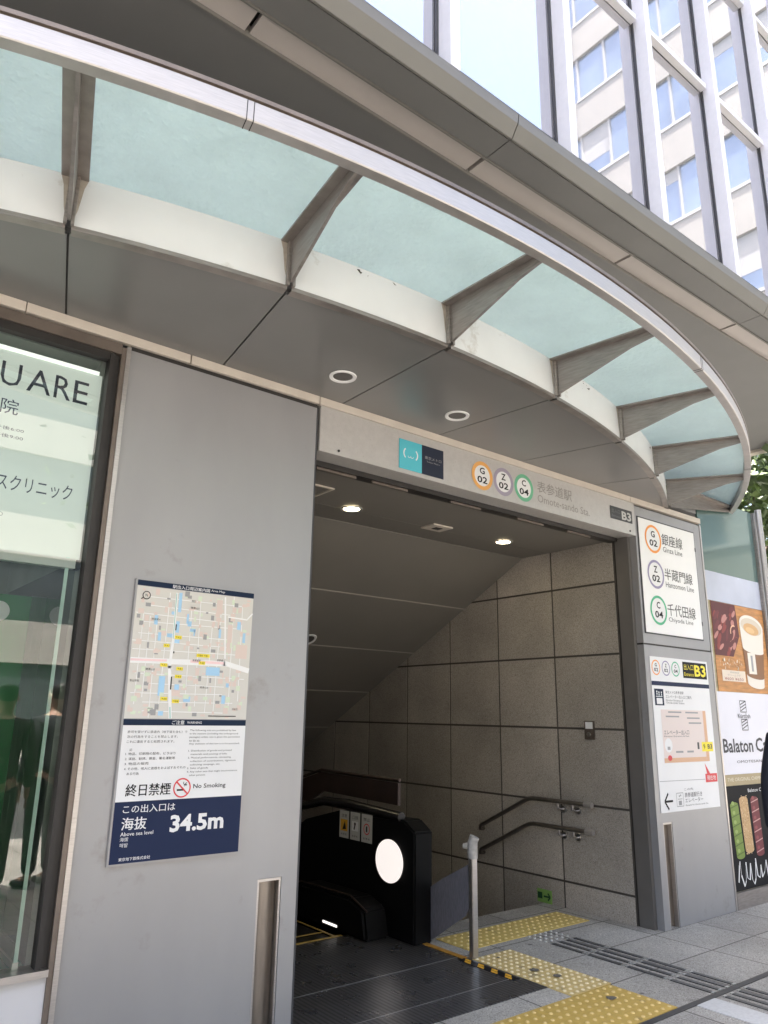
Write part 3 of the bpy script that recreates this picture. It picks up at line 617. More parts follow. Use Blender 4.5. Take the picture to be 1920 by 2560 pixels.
# ------------------------------------------------------------------ right post and its signs
po = thing('entrance_post', 'grey metal post right of the entrance holding the line sign and the lift notice', 'pillar', (6.02, .2, 0))
recess_panel(5.49, 6.548, 2.112, 5.570, 5.700, .745, dep=.36).build('lower_cladding', silver, po)
b = MB().box(5.49, 6.548, .0, .36, 2.126, 3.292); b.build('upper_cladding', silver, po, bevel=.002)
MB().box(5.494, 6.544, .008, .35, 2.112, 2.126).build('joint', darkm, po)
recess(po, 5.570, 5.700, .745, 0)
MB().box(6.550, 6.572, -.004, .3, 0, 3.30).build('edge_trim', steel, po); MB().box(5.455, 5.489, .19, .235, 0, 3.02).build('shutter_guide', darkm, po)
MB().box(5.45, 5.489, .06, .185, 0, 3.02).build('jamb', mat('jamb grey', (.16,.15,.14), .45, .3, .08, 6), po)
ls = thing('line_sign', 'white sign listing three metro lines with orange, purple and green ring marks', 'sign', (5.975, -.005, 2.206))
MB().box(5.518, 6.432, -.006, -.001, 2.206, 3.206).build('frame', gasket, ls); MB().box(5.530, 6.420, -.009, -.0062, 2.217, 3.195).build('panel', white2, ls)
P = FP(-.0092)
for cz, a, num, mt, jp_, en_, xe, xt in ((3.033, 'G', '02', orange, '銀座線', 'Ginza Line', 6.19, 6.205), (2.722, 'Z', '02', purple, '半蔵門線', 'Hanzomon Line', 6.335, 6.325), (2.413, 'C', '04', green, '千代田線', 'Chiyoda Line', 6.272, 6.325)):
    line_mark(5.735, cz, .125, a, num, mt, ls, P, .17)
for cz, jp_, en_, xe, xt in ((3.033, '銀座線', 'Ginza Line', 6.19, 6.205), (2.722, '半蔵門線', 'Hanzomon Line', 6.335, 6.325), (2.413, '千代田線', 'Chiyoda Line', 6.272, 6.325)):
    b = MB(); b.text(jp_, 5.872, xt, cz-.030, cz+.075, P, .001, bold=.004); b.text(en_, 5.880, xe, cz-.092, cz-.044, P, .001); b.build('lettering', mat('sign lettering', (.07,.07,.07), .5), ls)
for x, z in ((6.415, 3.02), (6.418, 2.34)): MB().box(x, x+.012, -.013, -.0095, z, z+.035).build('clip', gasket, ls)
en = thing('lift_notice', 'white notice with exit B3 plate, pink floor map and left arrow on the post', 'sign', (6.0, -.003, .817))
MB().box(5.553, 6.447, -.004, -.001, .817, 2.022).build('board', white, en)
P = FP(-.0042)
for cx, a, num, mt in ((5.632, 'G', '02', orange), (5.780, 'Z', '02', purple), (5.926, 'C', '04', green)): line_mark(cx, 1.934, .062, a, num, mt, en, P, .16, d=.0006)
b = MB(); b.rect(6.04, 6.425, 1.867, 2.003, P, .0006, 0); b.text('出入口', 6.06, 6.21, 1.935, 1.985, P, .0012, 1); b.text('Entrance', 6.06, 6.21, 1.885, 1.915, P, .0012, 1); b.text('B3', 6.225, 6.41, 1.885, 1.985, P, .0012, 1, bold=.03); b.build('exit_plate', [black, yell], en)
MB().rect(5.553, 6.447, 1.79, 1.824, P, .0006).build('navy_bar', navy, en)
b = MB(); b.rect(5.582, 5.714, 1.632, 1.763, P, .0006, 0); b.rect(5.607, 5.69, 1.642, 1.69, P, .001, 1); b.rect(5.60, 5.695, 1.70, 1.706, P, .001, 1)
for dx, zz in ((.0, 1.735), (.035, 1.735), (-.03, 1.74)): b.ell(5.648+dx, zz, .008, .008, P, .001, 1, n=12); b.rect(5.642+dx, 5.654+dx, zz-.025, zz-.01, P, .001, 1)
b.build('lift_symbol', [navyd, white], en)
b = MB(); b.text('東京メトロ表参道駅', 5.743, 6.02, 1.728, 1.752, P, .0006); b.build('lettering', mat('notice lettering', (.06,.06,.065), .5), en); b = MB(); b.text('エレベーター出入口ご案内', 5.745, 6.135, 1.692, 1.718, P, .0006); b.text('Elevator Entrance of', 5.746, 6.0, 1.668, 1.684, P, .0006); b.text('Omote-sando Station', 5.746, 6.02, 1.648, 1.664, P, .0006)
b.build('lettering', mat('notice lettering', (.06,.06,.065), .5), en); b = MB(); b.text('エレベーター出入口', 5.674, 6.052, 1.402, 1.440, P, .0016); b.text('Elevator Entrance & Exit', 5.676, 6.05, 1.385, 1.396, P, .0016)
b.build('lettering', MATS['notice lettering'], en); b = MB(); b.text('表参道駅行き', 5.905, 6.172, .915, .952, P, .0006, bold=.006); b.text('エレベーター', 5.908, 6.182, .876, .908, P, .0006); b.text('Elevator for Omote-sando Sta.', 5.91, 6.258, .85, .862, P, .0006); b.build('lettering', MATS['notice lettering'], en); b = MB(); b.text('この先', 5.905, 6.04, .968, .986, P, .0006)
b.build('lettering', MATS['notice lettering'], en); b = MB(); b.line((5.615, .898), (5.728, .898), .016, P, .0006); b.line((5.612, .898), (5.665, .958), .016, P, .0009); b.line((5.612, .898), (5.665, .838), .016, P, .0011)
b.build('arrow', black, en); b = MB(); b.rect(6.165, 6.195, 1.285, 1.34, P, .0016); b.text('B3', 6.325, 6.40, 1.285, 1.325, P, .0026, bold=.03)
b.build('exit_mark', MATS['notice lettering'], en)
b = MB(); b.rect(5.653, 6.343, 1.186, 1.600, P, .0006, 0); b.rect(6.295, 6.343, 1.186, 1.598, P, .0010, 1); b.rect(5.653, 6.294, 1.186, 1.222, P, .0010, 1)
b.rect(6.235, 6.415, 1.265, 1.342, P, .0020, 2); b.text('↑', 6.25, 6.29, 1.28, 1.328, P, .0026, 3)
for x, z in ((5.72, 1.54), (6.04, 1.53), (5.76, 1.575), (6.02, 1.575), (6.06, 1.49)): b.rect(x, x+.2, z, z+.012, P, .0010, 4)
b.ell(5.73, 1.32, .055, .055, P, .0010, 5); b.rect(5.71, 5.75, 1.285, 1.31, P, .0014, 4); b.rect(5.83, 5.94, 1.26, 1.275, P, .001, 4); b.rect(6.0, 6.1, 1.26, 1.275, P, .001, 4)
b.build('floor_map', [mat('map blush', (.76,.66,.62), .5), mat('map tan', (.70,.43,.27), .5), yell, black, grey, white], en)
b = MB(); b.rect(6.25, 6.44, 1.018, 1.086, P, .0006, 0); b.flat([(6.28, 1.086), (6.33, 1.086), (6.255, 1.172)], P, .0006, 0); b.text('現在地', 6.275, 6.415, 1.033, 1.072, P, .0012, 1); b.build('red_pointer', [red, white], en); MB().ell(5.735, 1.222, .03, .022, P, .0016, 0).build('red_dot', red, en)
b = MB(); b.line((5.56, 1.05), (6.24, 1.043), .004, P, .0006)
for q in ((5.783, .853, 5.783, .953), (5.882, .853, 5.882, .953), (5.783, .953, 5.882, .953), (5.783, .853, 5.882, .853)): b.line(q[:2], q[2:], .005, P, .0006)
b.rect(5.81, 5.855, .862, .895, P, .0006); b.rect(5.80, 5.865, .905, .91, P, .0006); b.ell(5.825, .93, .008, .008, P, .0006, n=12); b.ell(5.845, .935, .008, .008, P, .0006, n=12)
b.build('lift_outline', grey, en)
# ------------------------------------------------------------------ café window with posters, corner pole
cw = thing('cafe_window', 'teal tinted cafe corner window right of the grey post', 'shop window', (7.1, .1, 0))
MB().box(6.575, 7.66, .02, .04, 2.885, 3.62).build('teal_pane', tealgl, cw)
MB().box(6.575, 7.66, .018, .04, 2.603, 2.883).build('frosted_strip', mat('frosted strip', (.50,.54,.64), .25, 0, .1, 3), cw)
MB().box(6.575, 7.66, .02, .06, .02, 2.60).build('window_backing', mat('tan film', (.42,.36,.22), .5, 0, .4, 18), cw)
MB().box(6.575, 7.70, -.006, .06, 0, .128).build('base_plinth', brackm, cw)
MB().box(7.662, 7.69, -.01, .05, .13, 3.62).build('frame_post', brackm, cw)
cp_ = MB().cyl((7.745, -.02, 0), (7.745, -.02, 3.66), .032, n=24); tag(cp_.build('corner_pole', rimsteel, None, smooth=True), 'slim round steel pole at the cafe corner in front of the tree', 'pole')
ps1 = thing('coffee_poster', 'orange brown poster showing a paper coffee cup and dark red pastries', 'poster', (7.16, .01, 1.777))
P = FP(.018); MB().rect(6.648, 7.655, 1.777, 2.598, P, .001, 0, .002).build('sheet', mat('poster wood', (.52,.24,.075), .4, 0, .35, 6, stretch=(1,1,6)), ps1)
P = FP(.0145); pk = random.Random(3); b = MB()
b.flat([(6.65, 2.10), (6.98, 2.10), (7.13, 2.30), (7.10, 2.596), (6.65, 2.596)], P, .0006, 0)
for i in range(34):
    x, z = pk.uniform(6.69, 7.07), pk.uniform(2.13, 2.55)
    b.ell(x, z, pk.uniform(.03, .07), pk.uniform(.015, .03), P, .001+i*3e-5, pk.choice((1, 2, 0, 1, 3)), n=18, rot=pk.uniform(.4, 1.3))
b.ring(7.03, 2.33, .055, .07, P, .0024, 4, a0=1.2, a1=3.4, n=14)
b.build('pastry_picture', [mat('bun dark', (.10,.012,.014), .4), mat('bun red', (.25,.035,.03), .4), mat('bun mid', (.15,.02,.025), .4), mat('bun shine', (.50,.22,.19), .4), mat('bun light', (.80,.50,.32), .4)], ps1)
b = MB()
for i in range(40):
    x, z = pk.uniform(6.70, 7.13), pk.uniform(1.99, 2.09)
    b.flat([(x+pk.uniform(-.02, .02), z+pk.uniform(-.025, .025)) for _ in range(4)], P, .001+i*2e-5, i % 2)
b.build('sugar_picture', [mat('sugar white', (.8,.72,.6), .4), mat('sugar tan', (.62,.36,.16), .4)], ps1)
b = MB()
b.flat([(7.15, 2.42), (7.20, 1.87), (7.52, 1.84), (7.61, 2.38)], P, .0030, 0); b.ell(7.36, 1.856, .16, .035, P, .0031, 0, rot=-.09)
b.flat([(7.170, 2.20), (7.190, 1.955), (7.535, 1.93), (7.575, 2.165)], P, .0034, 1); b.ell(7.372, 2.185, .203, .035, P, .0037, 0, rot=-.09); b.ell(7.363, 1.94, .172, .03, P, .0037, 1, rot=-.08)
b.rect(7.245, 7.395, 1.955, 2.155, P, .0040, 0); b.ell(7.38, 2.42, .232, .098, P, .0042, 0, rot=-.1); b.ell(7.38, 2.41, .205, .080, P, .0045, 2, rot=-.1); b.ell(7.37, 2.385, .15, .055, P, .0048, 3, rot=-.1); b.ell(7.35, 2.375, .085, .028, P, .0051, 4, rot=-.1)
b.rect(7.30, 7.34, 1.98, 2.13, P, .0043, 5)
b.build('cup_picture', [mat('cup white', (.80,.75,.66), .4), mat('cup brown', (.24,.11,.045), .4), mat('cup inside', (.66,.58,.46), .4), mat('coffee', (.66,.40,.18), .4), mat('coffee light', (.75,.50,.24), .4), grey], ps1)
b = MB(); b.rect(6.735, 7.165, 1.872, 1.972, P, .002, 0); b.text('期間限定', 6.88, 7.05, 1.945, 1.962, P, .0024, 1); b.text('クリームラテ', 6.83, 7.07, 1.917, 1.938, P, .0024, 1); b.text('¥600 ¥650', 6.77, 7.12, 1.882, 1.908, P, .0024, 2); b.build('price_label', [mat('label cream', (.76,.66,.54), .4), grey, mat('price', (.3,.06,.05), .4)], ps1)
ps2 = thing('cafe_poster', 'white poster reading Balaton in bold black letters with a striped logo', 'poster', (7.13, .01, .97))
P = FP(.018); b = MB(); b.rect(6.605, 7.655, 1.062, 1.774, P, .001, 0, .002); b.build('sheet', mat('poster white', (.76,.76,.82), .4), ps2)
P = FP(.0145)
b = MB(); b.text('Balaton', 6.625, 7.165, 1.245, 1.365, P, .001, bold=.02); b.text('Café', 7.215, 7.60, 1.245, 1.372, P, .001, bold=.02); b.text('OMOTESANDO', 6.84, 7.44, 1.155, 1.178, P, .001)
b.text('Kürtősh', 6.94, 7.17, 1.545, 1.588, P, .003)
for z0, z1 in ((1.60, 1.70), (1.44, 1.535)):
    for q in ((7.0, z0, 7.0, z1), (7.11, z0, 7.11, z1), (7.0, z0, 7.11, z0), (7.0, z1, 7.11, z1)): b.line(q[:2], q[2:], .007, P, .001)
    for k in range(3): b.line((7.005, z0+.01+k*.028), (7.105, z0+.045+k*.026 if z0+.045+k*.026 < z1 else z1), .008, P, .0013)
b.build('lettering', mat('poster ink', (.04,.04,.05), .5), ps2)
b = MB(); b.rect(6.605, 7.655, .972, 1.060, P, .001, 0); b.text('THE ORIGINAL CHIMNEY CAKE', 6.64, 7.5, 1.005, 1.035, P, .0016, 1); b.build('tan_strip', [mat('strip tan', (.40,.32,.18), .45), mat('strip letters', (.72,.66,.5), .45)], ps2)
ps3 = thing('pastry_poster', 'black poster with three upright cake rolls above white brush lettering', 'poster', (7.13, .01, .13))
P = FP(.018); MB().rect(6.610, 7.655, .132, .968, P, .001, 0, .002).build('sheet', mat('poster black', (.014,.014,.016), .6, spec=.15), ps3)
P = FP(.0145)
def roll(x0, x1, z0, z1, lean, mi, hi, n_, name):
    b = MB(); cx = (x0+x1)/2; hw = (x1-x0)/2; k = 12
    pl_ = [(cx+hw*math.cos(math.pi+math.pi*i/k), z0+hw*.35+hw*.35*math.sin(math.pi+math.pi*i/k)) for i in range(k+1)]+[(cx-lean+hw*math.cos(math.pi*i/k), z1-hw*.35+hw*.35*math.sin(math.pi*i/k)) for i in range(k+1)]
    b.flat(pl_, P, .001, 0)
    for i in range(n_):
        u = (i+.5)/n_; z = z0+(z1-z0)*u; c_ = cx-lean*u
        if hi == 'speck':
            for q in range(16): b.ell(c_+pk.uniform(-hw*.9, hw*.9), z+pk.uniform(-.04, .04), .007, .004, P, .0014+q*1e-5, 1+q % 2, n=8, rot=pk.uniform(0, 3))
        else:
            b.flat([(c_-hw*.95, z-.012), (c_+hw*.95, z+.012), (c_+hw*.95, z+.022), (c_-hw*.95, z-.003)], P, .0014, 1)
            b.ell(c_-hw*.35, z+.03, hw*.35, .016, P, .0018, 2, n=14)
    b.build(name, mi, ps3)
roll(6.675, 6.815, .375, .835, .035, [mat('matcha', (.18,.27,.045), .5), mat('matcha dark', (.09,.15,.02), .5), mat('matcha pale', (.32,.42,.12), .5)], '', 6, 'cake_picture')
roll(6.835, 6.985, .41, .875, .03, [mat('sesame', (.56,.36,.17), .5), mat('sesame pale', (.74,.56,.34), .5), mat('sesame dark', (.38,.2,.08), .5)], 'speck', 7, 'cake_picture')
roll(7.025, 7.165, .37, .865, .02, [mat('berry', (.16,.018,.028), .5), mat('berry cream', (.55,.3,.28), .5), mat('berry mid', (.28,.05,.06), .5)], '', 6, 'cake_picture')
b = MB(); pts_ = [(6.665, .20), (6.70, .33), (6.715, .36), (6.72, .25), (6.76, .16), (6.79, .20), (6.81, .32), (6.815, .345), (6.82, .22), (6.86, .20), (6.89, .33), (6.90, .20), (6.93, .16), (6.96, .20), (6.98, .33), (6.985, .36), (7.0, .22), (7.04, .2), (7.07, .30), (7.08, .2), (7.13, .24), (7.17, .33), (7.19, .2), (7.25, .26)]
for i in range(len(pts_)-1): b.line(pts_[i], pts_[i+1], .018-.006*(i % 3), P, .001+i*4e-5)
b.build('brush_lettering', white, ps3); MB().text('Balaton Café', 6.98, 7.3, .905, .935, P, .001).build('title_lettering', white, ps3)

# ------------------------------------------------------------------ hall: stone wall, ceiling, stairs
XW = 5.44; PY, PZ = .683, .61
sw_ = thing('stone_wall', 'speckled brown granite wall of square slabs inside the entrance', 'wall', (XW, 3, 0))
ys = [.2, .88]+[.88+PY*k for k in range(1, 14)]; zs_ = [-4.06+PZ*k for k in range(0, 12)]
zs_ = [.205-PZ*k for k in range(7, 0, -1)]+[.205, .825, 1.435, 2.045, 2.65, 3.02]
st = MB(); gq = .009
def ceil_z(y): return 3.004 if y < 1.22 else 3.004-.512*(y-1.22)
for i in range(len(ys)-1):
    for j in range(len(zs_)-1):
        y0, y1, z0, z1 = ys[i]+gq, ys[i+1]-gq, zs_[j]+gq, zs_[j+1]-gq
        st.box(XW, XW+.03, y0, y1, z0, z1)
st.build('slab', stone, sw_)
MB().box(XW+.006, XW+.15, .2, 10, -4.2, 3.05).build('joint_backing', mat('joint brown', (.06,.052,.045), .7), sw_)
hc = thing('hall_ceiling', 'brown grey panel ceiling that slopes down over the stairs', 'ceiling', (3.8, 1, 3))
MB().box(2.0, XW, .236, .91, 3.006, 3.05).build('flat_panel', ceilm, hc); MB().box(2.0, XW, .914, 1.222, 3.006, 3.05).build('flat_panel', ceilm, hc)
yy = 1.224
for k in range(9):
    y1 = yy+.80
    fn = lambda a, c, d: Vector((d, a, c))
    MB().prism([(yy+.003, ceil_z(yy+.003)), (y1-.003, ceil_z(y1-.003)), (y1-.003, ceil_z(y1)+.05), (yy+.003, ceil_z(yy)+.05)], fn, 2.0, XW-.001).build('sloping_panel', ceilm, hc)
    MB().prism([(y1-.006, ceil_z(y1-.006)-.004), (y1+.006, ceil_z(y1+.006)-.004), (y1+.006, ceil_z(y1+.006)+.01), (y1-.006, ceil_z(y1-.006)+.01)], fn, 2.0, XW-.002).build('seam_strip', mat('seam grey', (.34,.31,.275), .5), hc)
    yy = y1
MB().prism([(.24, 3.055), (1.22, 3.055), (9.5, -1.16), (9.5, -1.0), (1.22, 3.2), (.24, 3.2)], lambda a, c, d: Vector((d, a, c)), 1.9, XW+.1).build('ceiling_backing', darkm, hc)
hw_ = MB().box(1.98, 2.05, .42, 10, -4.2, 3.05); hw_.box(1.98, XW, 9.5, 9.6, -4.2, 0); o_ = hw_.build('hall_side_wall', darkm); tag(o_, 'dark hall walls behind the silver pillar and at the foot of the stairs', 'wall')
for x, y, lab in ((3.13, .86, 'lit warm ceiling light nearest the silver pillar'), (4.77, .85, 'lit warm ceiling light nearest the granite wall')): downlight(x, y, 3.005, .085, lab, 'downlight', True, 'hall ceiling lights')
downlight(3.18, 2.72, ceil_z(2.72)-.001, .085, 'lit warm light on the sloping ceiling, half hidden by the pillar', 'downlight', True, 'hall ceiling lights', tilt=-.512)
downlight(4.0, 2.74, ceil_z(2.74)-.001, .085, 'unlit round light on the sloping ceiling', 'downlight', False, 'hall ceiling lights', tilt=-.512)
sp = thing('ceiling_speaker', 'square pale ceiling plate with a dark centre between the two lit lights', 'speaker', (3.985, .85, 3.0))
MB().box(3.88, 4.09, .77, .935, 2.993, 3.0055).build('plate', creamt, sp, bevel=.002); MB().box(3.95, 4.02, .82, .88, 2.989, 2.9925).build('grille', darkm, sp)
vn = thing('ceiling_hatch', 'square hatch with pale rim in the ceiling beside the pillar', 'hatch', (2.75, .7, 3.0))
b = MB(); b.box(2.45, 2.74, .52, .535, 2.995, 3.0055); b.box(2.725, 2.74, .5355, .80, 2.995, 3.0055); b.build('rim', creamt, vn)
ld = MB().add([(3.86, 1.1, 0), (XW, 1.1, 0), (XW, 1.1, -.16), (3.86, 1.1, -.16)], [(0,3,2,1)])
stv = thing('stairs', 'granite stairs descending along the stone wall', 'stairs', (4.65, 1.1, -.16))
for k in range(24):
    y = 1.102+.32*k; z = -.16*(k+1); MB().box(3.88, XW-.001, y, y+.35, z-.16, z).build('step', paveb, stv)
ld.build('riser', paveb, stv)
# handrails
def handrail(z, lab):
    t = thing('handrail', lab, 'handrail', (5.36, 1.1, z), 'wall handrails'); x = 5.36
    pth = [(x, .57, z), (x, 1.12, z), (x, 1.17, z-.008), (x, 1.22, z-.03)]+[(x, 1.22+.4*k, z-.03-.195*k) for k in (.5, 1, 1.35)]
    pth += [(x+.02, 1.79, pth[-1][2]-.03), (XW-.004, 1.80, pth[-1][2]-.035)]
    MB().tube(pth, .018, 14).build('rail', mat('handrail steel', (.22,.20,.185), .32, .85, .15, 20), t, smooth=True)
    c = MB().cyl((x, .50, z), (x, .572, z), .024, n=18); c.build('end_cap', rimsteel, t, smooth=True)
    for y in (.70, .85): MB().tube([(x, y, z-.005), (x+.002, y, z-.05), (x+.03, y, z-.065), (x+.079, y, z-.065)], .010, 10).cyl((x+.068, y, z-.065), (x+.079, y, z-.065), .028, n=16).build('wall_bracket', steel, t, smooth=True)
handrail(.837, 'upper dark steel handrail on the granite wall'); handrail(.63, 'lower dark steel handrail on the granite wall')
kp = thing('key_switch', 'small steel key switch plate on the granite wall', 'switch', (XW, .535, 1.35))
MB().box(XW-.012, XW-.001, .487, .587, 1.348, 1.50).build('plate', mat('switch bronze', (.16,.13,.11), .4, .6), kp, bevel=.002)
b = MB().box(XW-.016, XW-.0125, .50, .572, 1.435, 1.49); b.build('label', white, kp); MB().cyl((XW-.024, .54, 1.39), (XW-.012, .54, 1.39), .017, n=16).build('key_barrel', steel, kp)
es = thing('exit_arrow_sign', 'small green floor level sign with dark right arrow on the granite wall', 'sign', (XW, 1.09, .05))
MB().box(XW-.006, XW-.001, 1.015, 1.17, -.0+.002, .105).build('panel', mat('glow green', (.22,.40,.10), .5), es)
P = WP(XW-.0062); b = MB(); b.line((-1.10, .052), (-1.035, .052), .014, P, .0008); b.line((-1.03, .052), (-1.055, .08), .013, P, .0012); b.line((-1.03, .052), (-1.055, .024), .013, P, .0015)
b.rect(-1.165, -1.115, .03, .08, P, .0008); b.build('arrow', mat('sign dark green', (.01,.06,.02), .5), es)

# ------------------------------------------------------------------ escalator
ec = thing('escalator', 'dark escalator well with black side panels and ribbed steel floor plate', 'escalator', (3.0, 1, 0))
MB().box(2.06, 3.83, -.262, 1.275, -.06, .004).build('floor_plate', plate, ec)
for y in (-.041, .446): MB().box(2.06, 3.83, y-.002, y+.002, .0045, .0055).build('plate_joint', steel, ec)
yl = mat('comb yellow', (.45,.30,.07), .5, 0, .2, 20)
b = MB().box(2.06, 3.45, 1.27, 1.29, .0045, .008); b.box(2.06, 3.40, 1.43, 1.437, .0, .006); b.box(3.385, 3.40, 1.291, 1.9, .0045, .008); b.build('comb_line', yl, ec)
MB().box(3.785, 3.828, .40, 1.06, .0045, .008).build('edge_strip', mat('strip orange', (.50,.25,.04), .5, 0, .2, 20), ec)
for k in range(10):
    y = 1.28+.4*k; z = 0 if k < 2 else -.2*(k-1); MB().box(2.3, 3.38, y, y+.42, z-.2, z-.004).build('step', mat('step metal', (.03,.03,.032), .4, .6, .2, 10), ec)
fn = lambda a, c, d: Vector((d, a, c))
MB().prism([(.78, 0), (1.1, 0), (2.0, -.3), (7, -2.8), (7, -1.8), (2.6, .42), (2.2, .66), (1.7, .78), (.9, .79), (.78, .72)], fn, 3.70, 3.872).build('side_panel', blk, ec, bevel=.012)
MB().prism([(1.14, .86), (2.15, .88), (2.6, .68), (7, -1.5), (7, -1.3), (2.7, .9), (2.2, 1.03), (1.14, 1.02)], fn, 3.84, 3.868).build('guard_panel', copper, ec)
MB().tube([(3.85, 1.13, 1.04), (3.85, 2.2, 1.05), (3.85, 2.7, .92), (3.85, 7, -1.25)], .012, 10).build('guard_rail', copper, ec, smooth=True)
hr = [(3.72, .95, .805), (3.72, 1.6, .835), (3.72, 1.95, .825), (3.72, 2.3, .75), (3.72, 2.7, .55), (3.72, 7, -1.6)]
MB().tube(hr, .034, 12).build('moving_handrail', mat('rubber handrail', (.02,.018,.018), .25), ec, smooth=True)
MB().box(3.712, 3.722, 1.25, 2.35, .79, .80).build('handrail_trim', copper, ec)
MB().prism([(1.03, 0), (1.9, 0), (2.3, -.1), (2.4, .12), (1.9, .24), (1.25, .25), (1.08, .2)], fn, 3.48, 3.695).build('skirt_box', blk, ec, bevel=.02)
MB().tube([(3.50, 1.05, .19), (3.50, 1.25, .262), (3.50, 1.9, .25), (3.50, 2.35, .14)], .006, 8).build('skirt_trim', copper, ec, smooth=True)
MB().box(3.476, 3.4795, 1.38, 1.56, .03, .045).build('comb_lamp', combl, ec)
ind = MB(); P = WP(3.699); ind.ell(-1.055, .50, .155, .145, P, .002, 0, .006, n=48); ind.build('indicator_lamp', disc, ec)
for i, (y0, y1, mt) in enumerate(((1.565, 1.69, hazy), (1.42, 1.545, grey), (1.265, 1.40, red))):
    t = thing('escalator_sticker', ('grey safety sticker with a yellow picture, farthest of the three', 'grey safety sticker with a small figure, middle of the three', 'grey safety sticker with a red ring, nearest of the three')[i], 'sticker', (3.699, (y0+y1)/2, .585), 'stickers on the black escalator panel')
    P = WP(3.6988); MB().rect(-y1, -y0, .585, .785, P, .001, 0, .001).build('sheet', mat('sticker grey', (.55,.55,.53), .5), t)
    cy = -(y0+y1)/2; b = MB()
    if i == 0: b.rect(-y1+.015, -y0-.015, .635, .72, P, .003); b.flat([(cy-.02, .645), (cy+.01, .71), (cy+.03, .65)], P, .0036, 1)
    elif i == 1: b.rect(-y1+.02, -y0-.02, .65, .72, P, .003, 1); b.ell(cy, .70, .012, .012, P, .0036, 0); b.line((cy, .69), (cy-.01, .66), .014, P, .0036, 0)
    else: b.ring(cy, .68, .032, .04, P, .003); b.rect(cy-.008, cy+.008, .66, .70, P, .003, 1)
    b.build('picture', [mt if i != 1 else black, black if i != 1 else white], t)
    b = MB(); b.text(('注意', 'ご注意', '禁止')[i], -y1+.025, -y0-.025, .735, .76, P, .003); b.text('お手を', -y1+.025, -y0-.025, .605, .62, P, .003); b.build('lettering', black, t)
gp = thing('guard_post', 'steel guard post with angled side plate at the escalator mouth', 'bollard', (3.86, .38, 0))
MB().box(3.838, 3.888, .352, .392, 0, .62).build('post', steel, gp, bevel=.004)
MB().tube([(3.863, .372, .60), (3.863, .372, .70), (3.872, .36, .735)], .034, 14).build('post_head', mat('worn head', (.42,.41,.40), .6, .2, .3, 30), gp, smooth=True)
MB().cyl((3.85, .40, .675), (3.835, .43, .672), .022, .017, 16).build('knob', mat('knob', (.62,.60,.55), .3, .3), gp, smooth=True)
MB().prism([(.795, .01), (.795, .35), (.66, .43), (.41, .555), (.395, .30), (.44, .235)], fn, 3.852, 3.862).build('side_plate', mat('lilac grey plate', (.21,.205,.235), .4, .2, .25, 20, stretch=(1, 6, 1)), gp)
hz = MB()
hz.box(3.742, 3.802, -.075, .40, .0045, .0065, 0)
for k in range(4):
    y = -.06+.115*k; hz.add([(3.744, y, .0075), (3.77, y+.02, .0075), (3.77, y+.075, .0075), (3.744, y+.055, .0075)], [(0,1,2,3)], 1); hz.add([(3.775, y+.03, .0075), (3.801, y+.05, .0075), (3.801, y+.1, .0075), (3.775, y+.08, .0075)], [(0,1,2,3)], 1)
tag(hz.build('hazard_tape', [black, hazy]), 'worn black and yellow hazard tape on the edge of the floor plate', 'floor tape')

# ------------------------------------------------------------------ tactile paving, guide strips, drain
def tactile(name, x0, x1, y0, y1, pitch, m_, lab, r=.012, stains=()):
    b = MB().box(x0, x1, y0, y1, -.01, .005)
    nx, ny = int((x1-x0)/pitch), int((y1-y0)/pitch)
    for i in range(nx):
        for j in range(ny):
            x = x0+(i+.5)*(x1-x0)/nx; y = y0+(j+.5)*(y1-y0)/ny
            b.cyl((x, y, .005), (x, y, .0105), r, r*.62, 10, 1)
    q_ = random.Random(int(x0*100))
    for sx, sy, sr in stains: b.add([(sx+sr*q_.uniform(.6, 1.1)*math.cos(k*.52), sy+sr*q_.uniform(.6, 1.1)*math.sin(k*.52), .0112) for k in range(12)], [tuple(range(12))], 2)
    return tag(b.build(name, [m_[0], m_[1], mat('gum stain', (.13,.12,.10), .8, 0, .3, 60)]), lab, 'tactile paving')
tactile('tactile_paving', 2.75, 4.165, -.886, -.446, .0615, (yel, yeld), 'yellow dotted paving nearest the camera, beside the drain slot', stains=((3.97,-.60,.034),))
tactile('tactile_paving', 3.83, 4.195, -.44, .362, .05, (yel2, yel2d), 'pale worn dotted paving alongside the hazard tape', .012, stains=((3.99,-.03,.036), (4.02,-.18,.034), (3.98,.27,.014)))
tactile('tactile_paving', 3.95, 5.27, .515, .835, 0.062, (yel3, yel3d), 'yellow dotted paving at the top of the stairs inside the hall')
gs0 = None
stl = mat('guide bar', (.12,.12,.12), .45, .5, .2, 30); stle = mat('guide bar end', (.55,.55,.53), .3, .7)
def guide(yc, first):
    t = thing('guide_strip', 'x', 'tactile strip', (4.665, yc, 0), 'guide strips leading to the stairs')
    for k in range(4):
        x = 4.547+.0793*k; b = MB()
        b.box(x-.015, x+.015, yc-.128, yc+.128, .001, .006, 0)
        for s_ in (-1, 1): b.box(x-.015, x+.015, yc+s_*.1285, yc+s_*.143, .001, .0065, 1)
        b.build('bar', [stl, stle], t)
    return t
names = ('four dark guide bars nearest the stairs', 'four dark guide bars second from the stairs', 'four dark guide bars third from the stairs', 'four dark guide bars just short of the drain slot', 'four dark guide bars just beyond the drain slot', 'four dark guide bars farthest from the stairs')
for k, yc in enumerate((.152, -.147, -.447, -.748, -1.09, -1.39)): guide(yc, k == 0)['label'] = names[k]
b = MB()
for i in range(5):
    for j in range(4): x, y = 4.545+.06*i, .345+.05*j; b.cyl((x, y, .0), (x, y, .007), .012, .008, 10)
tag(b.build('warning_studs', stle), 'patch of small metal studs between the guide bars and the yellow paving', 'floor studs')
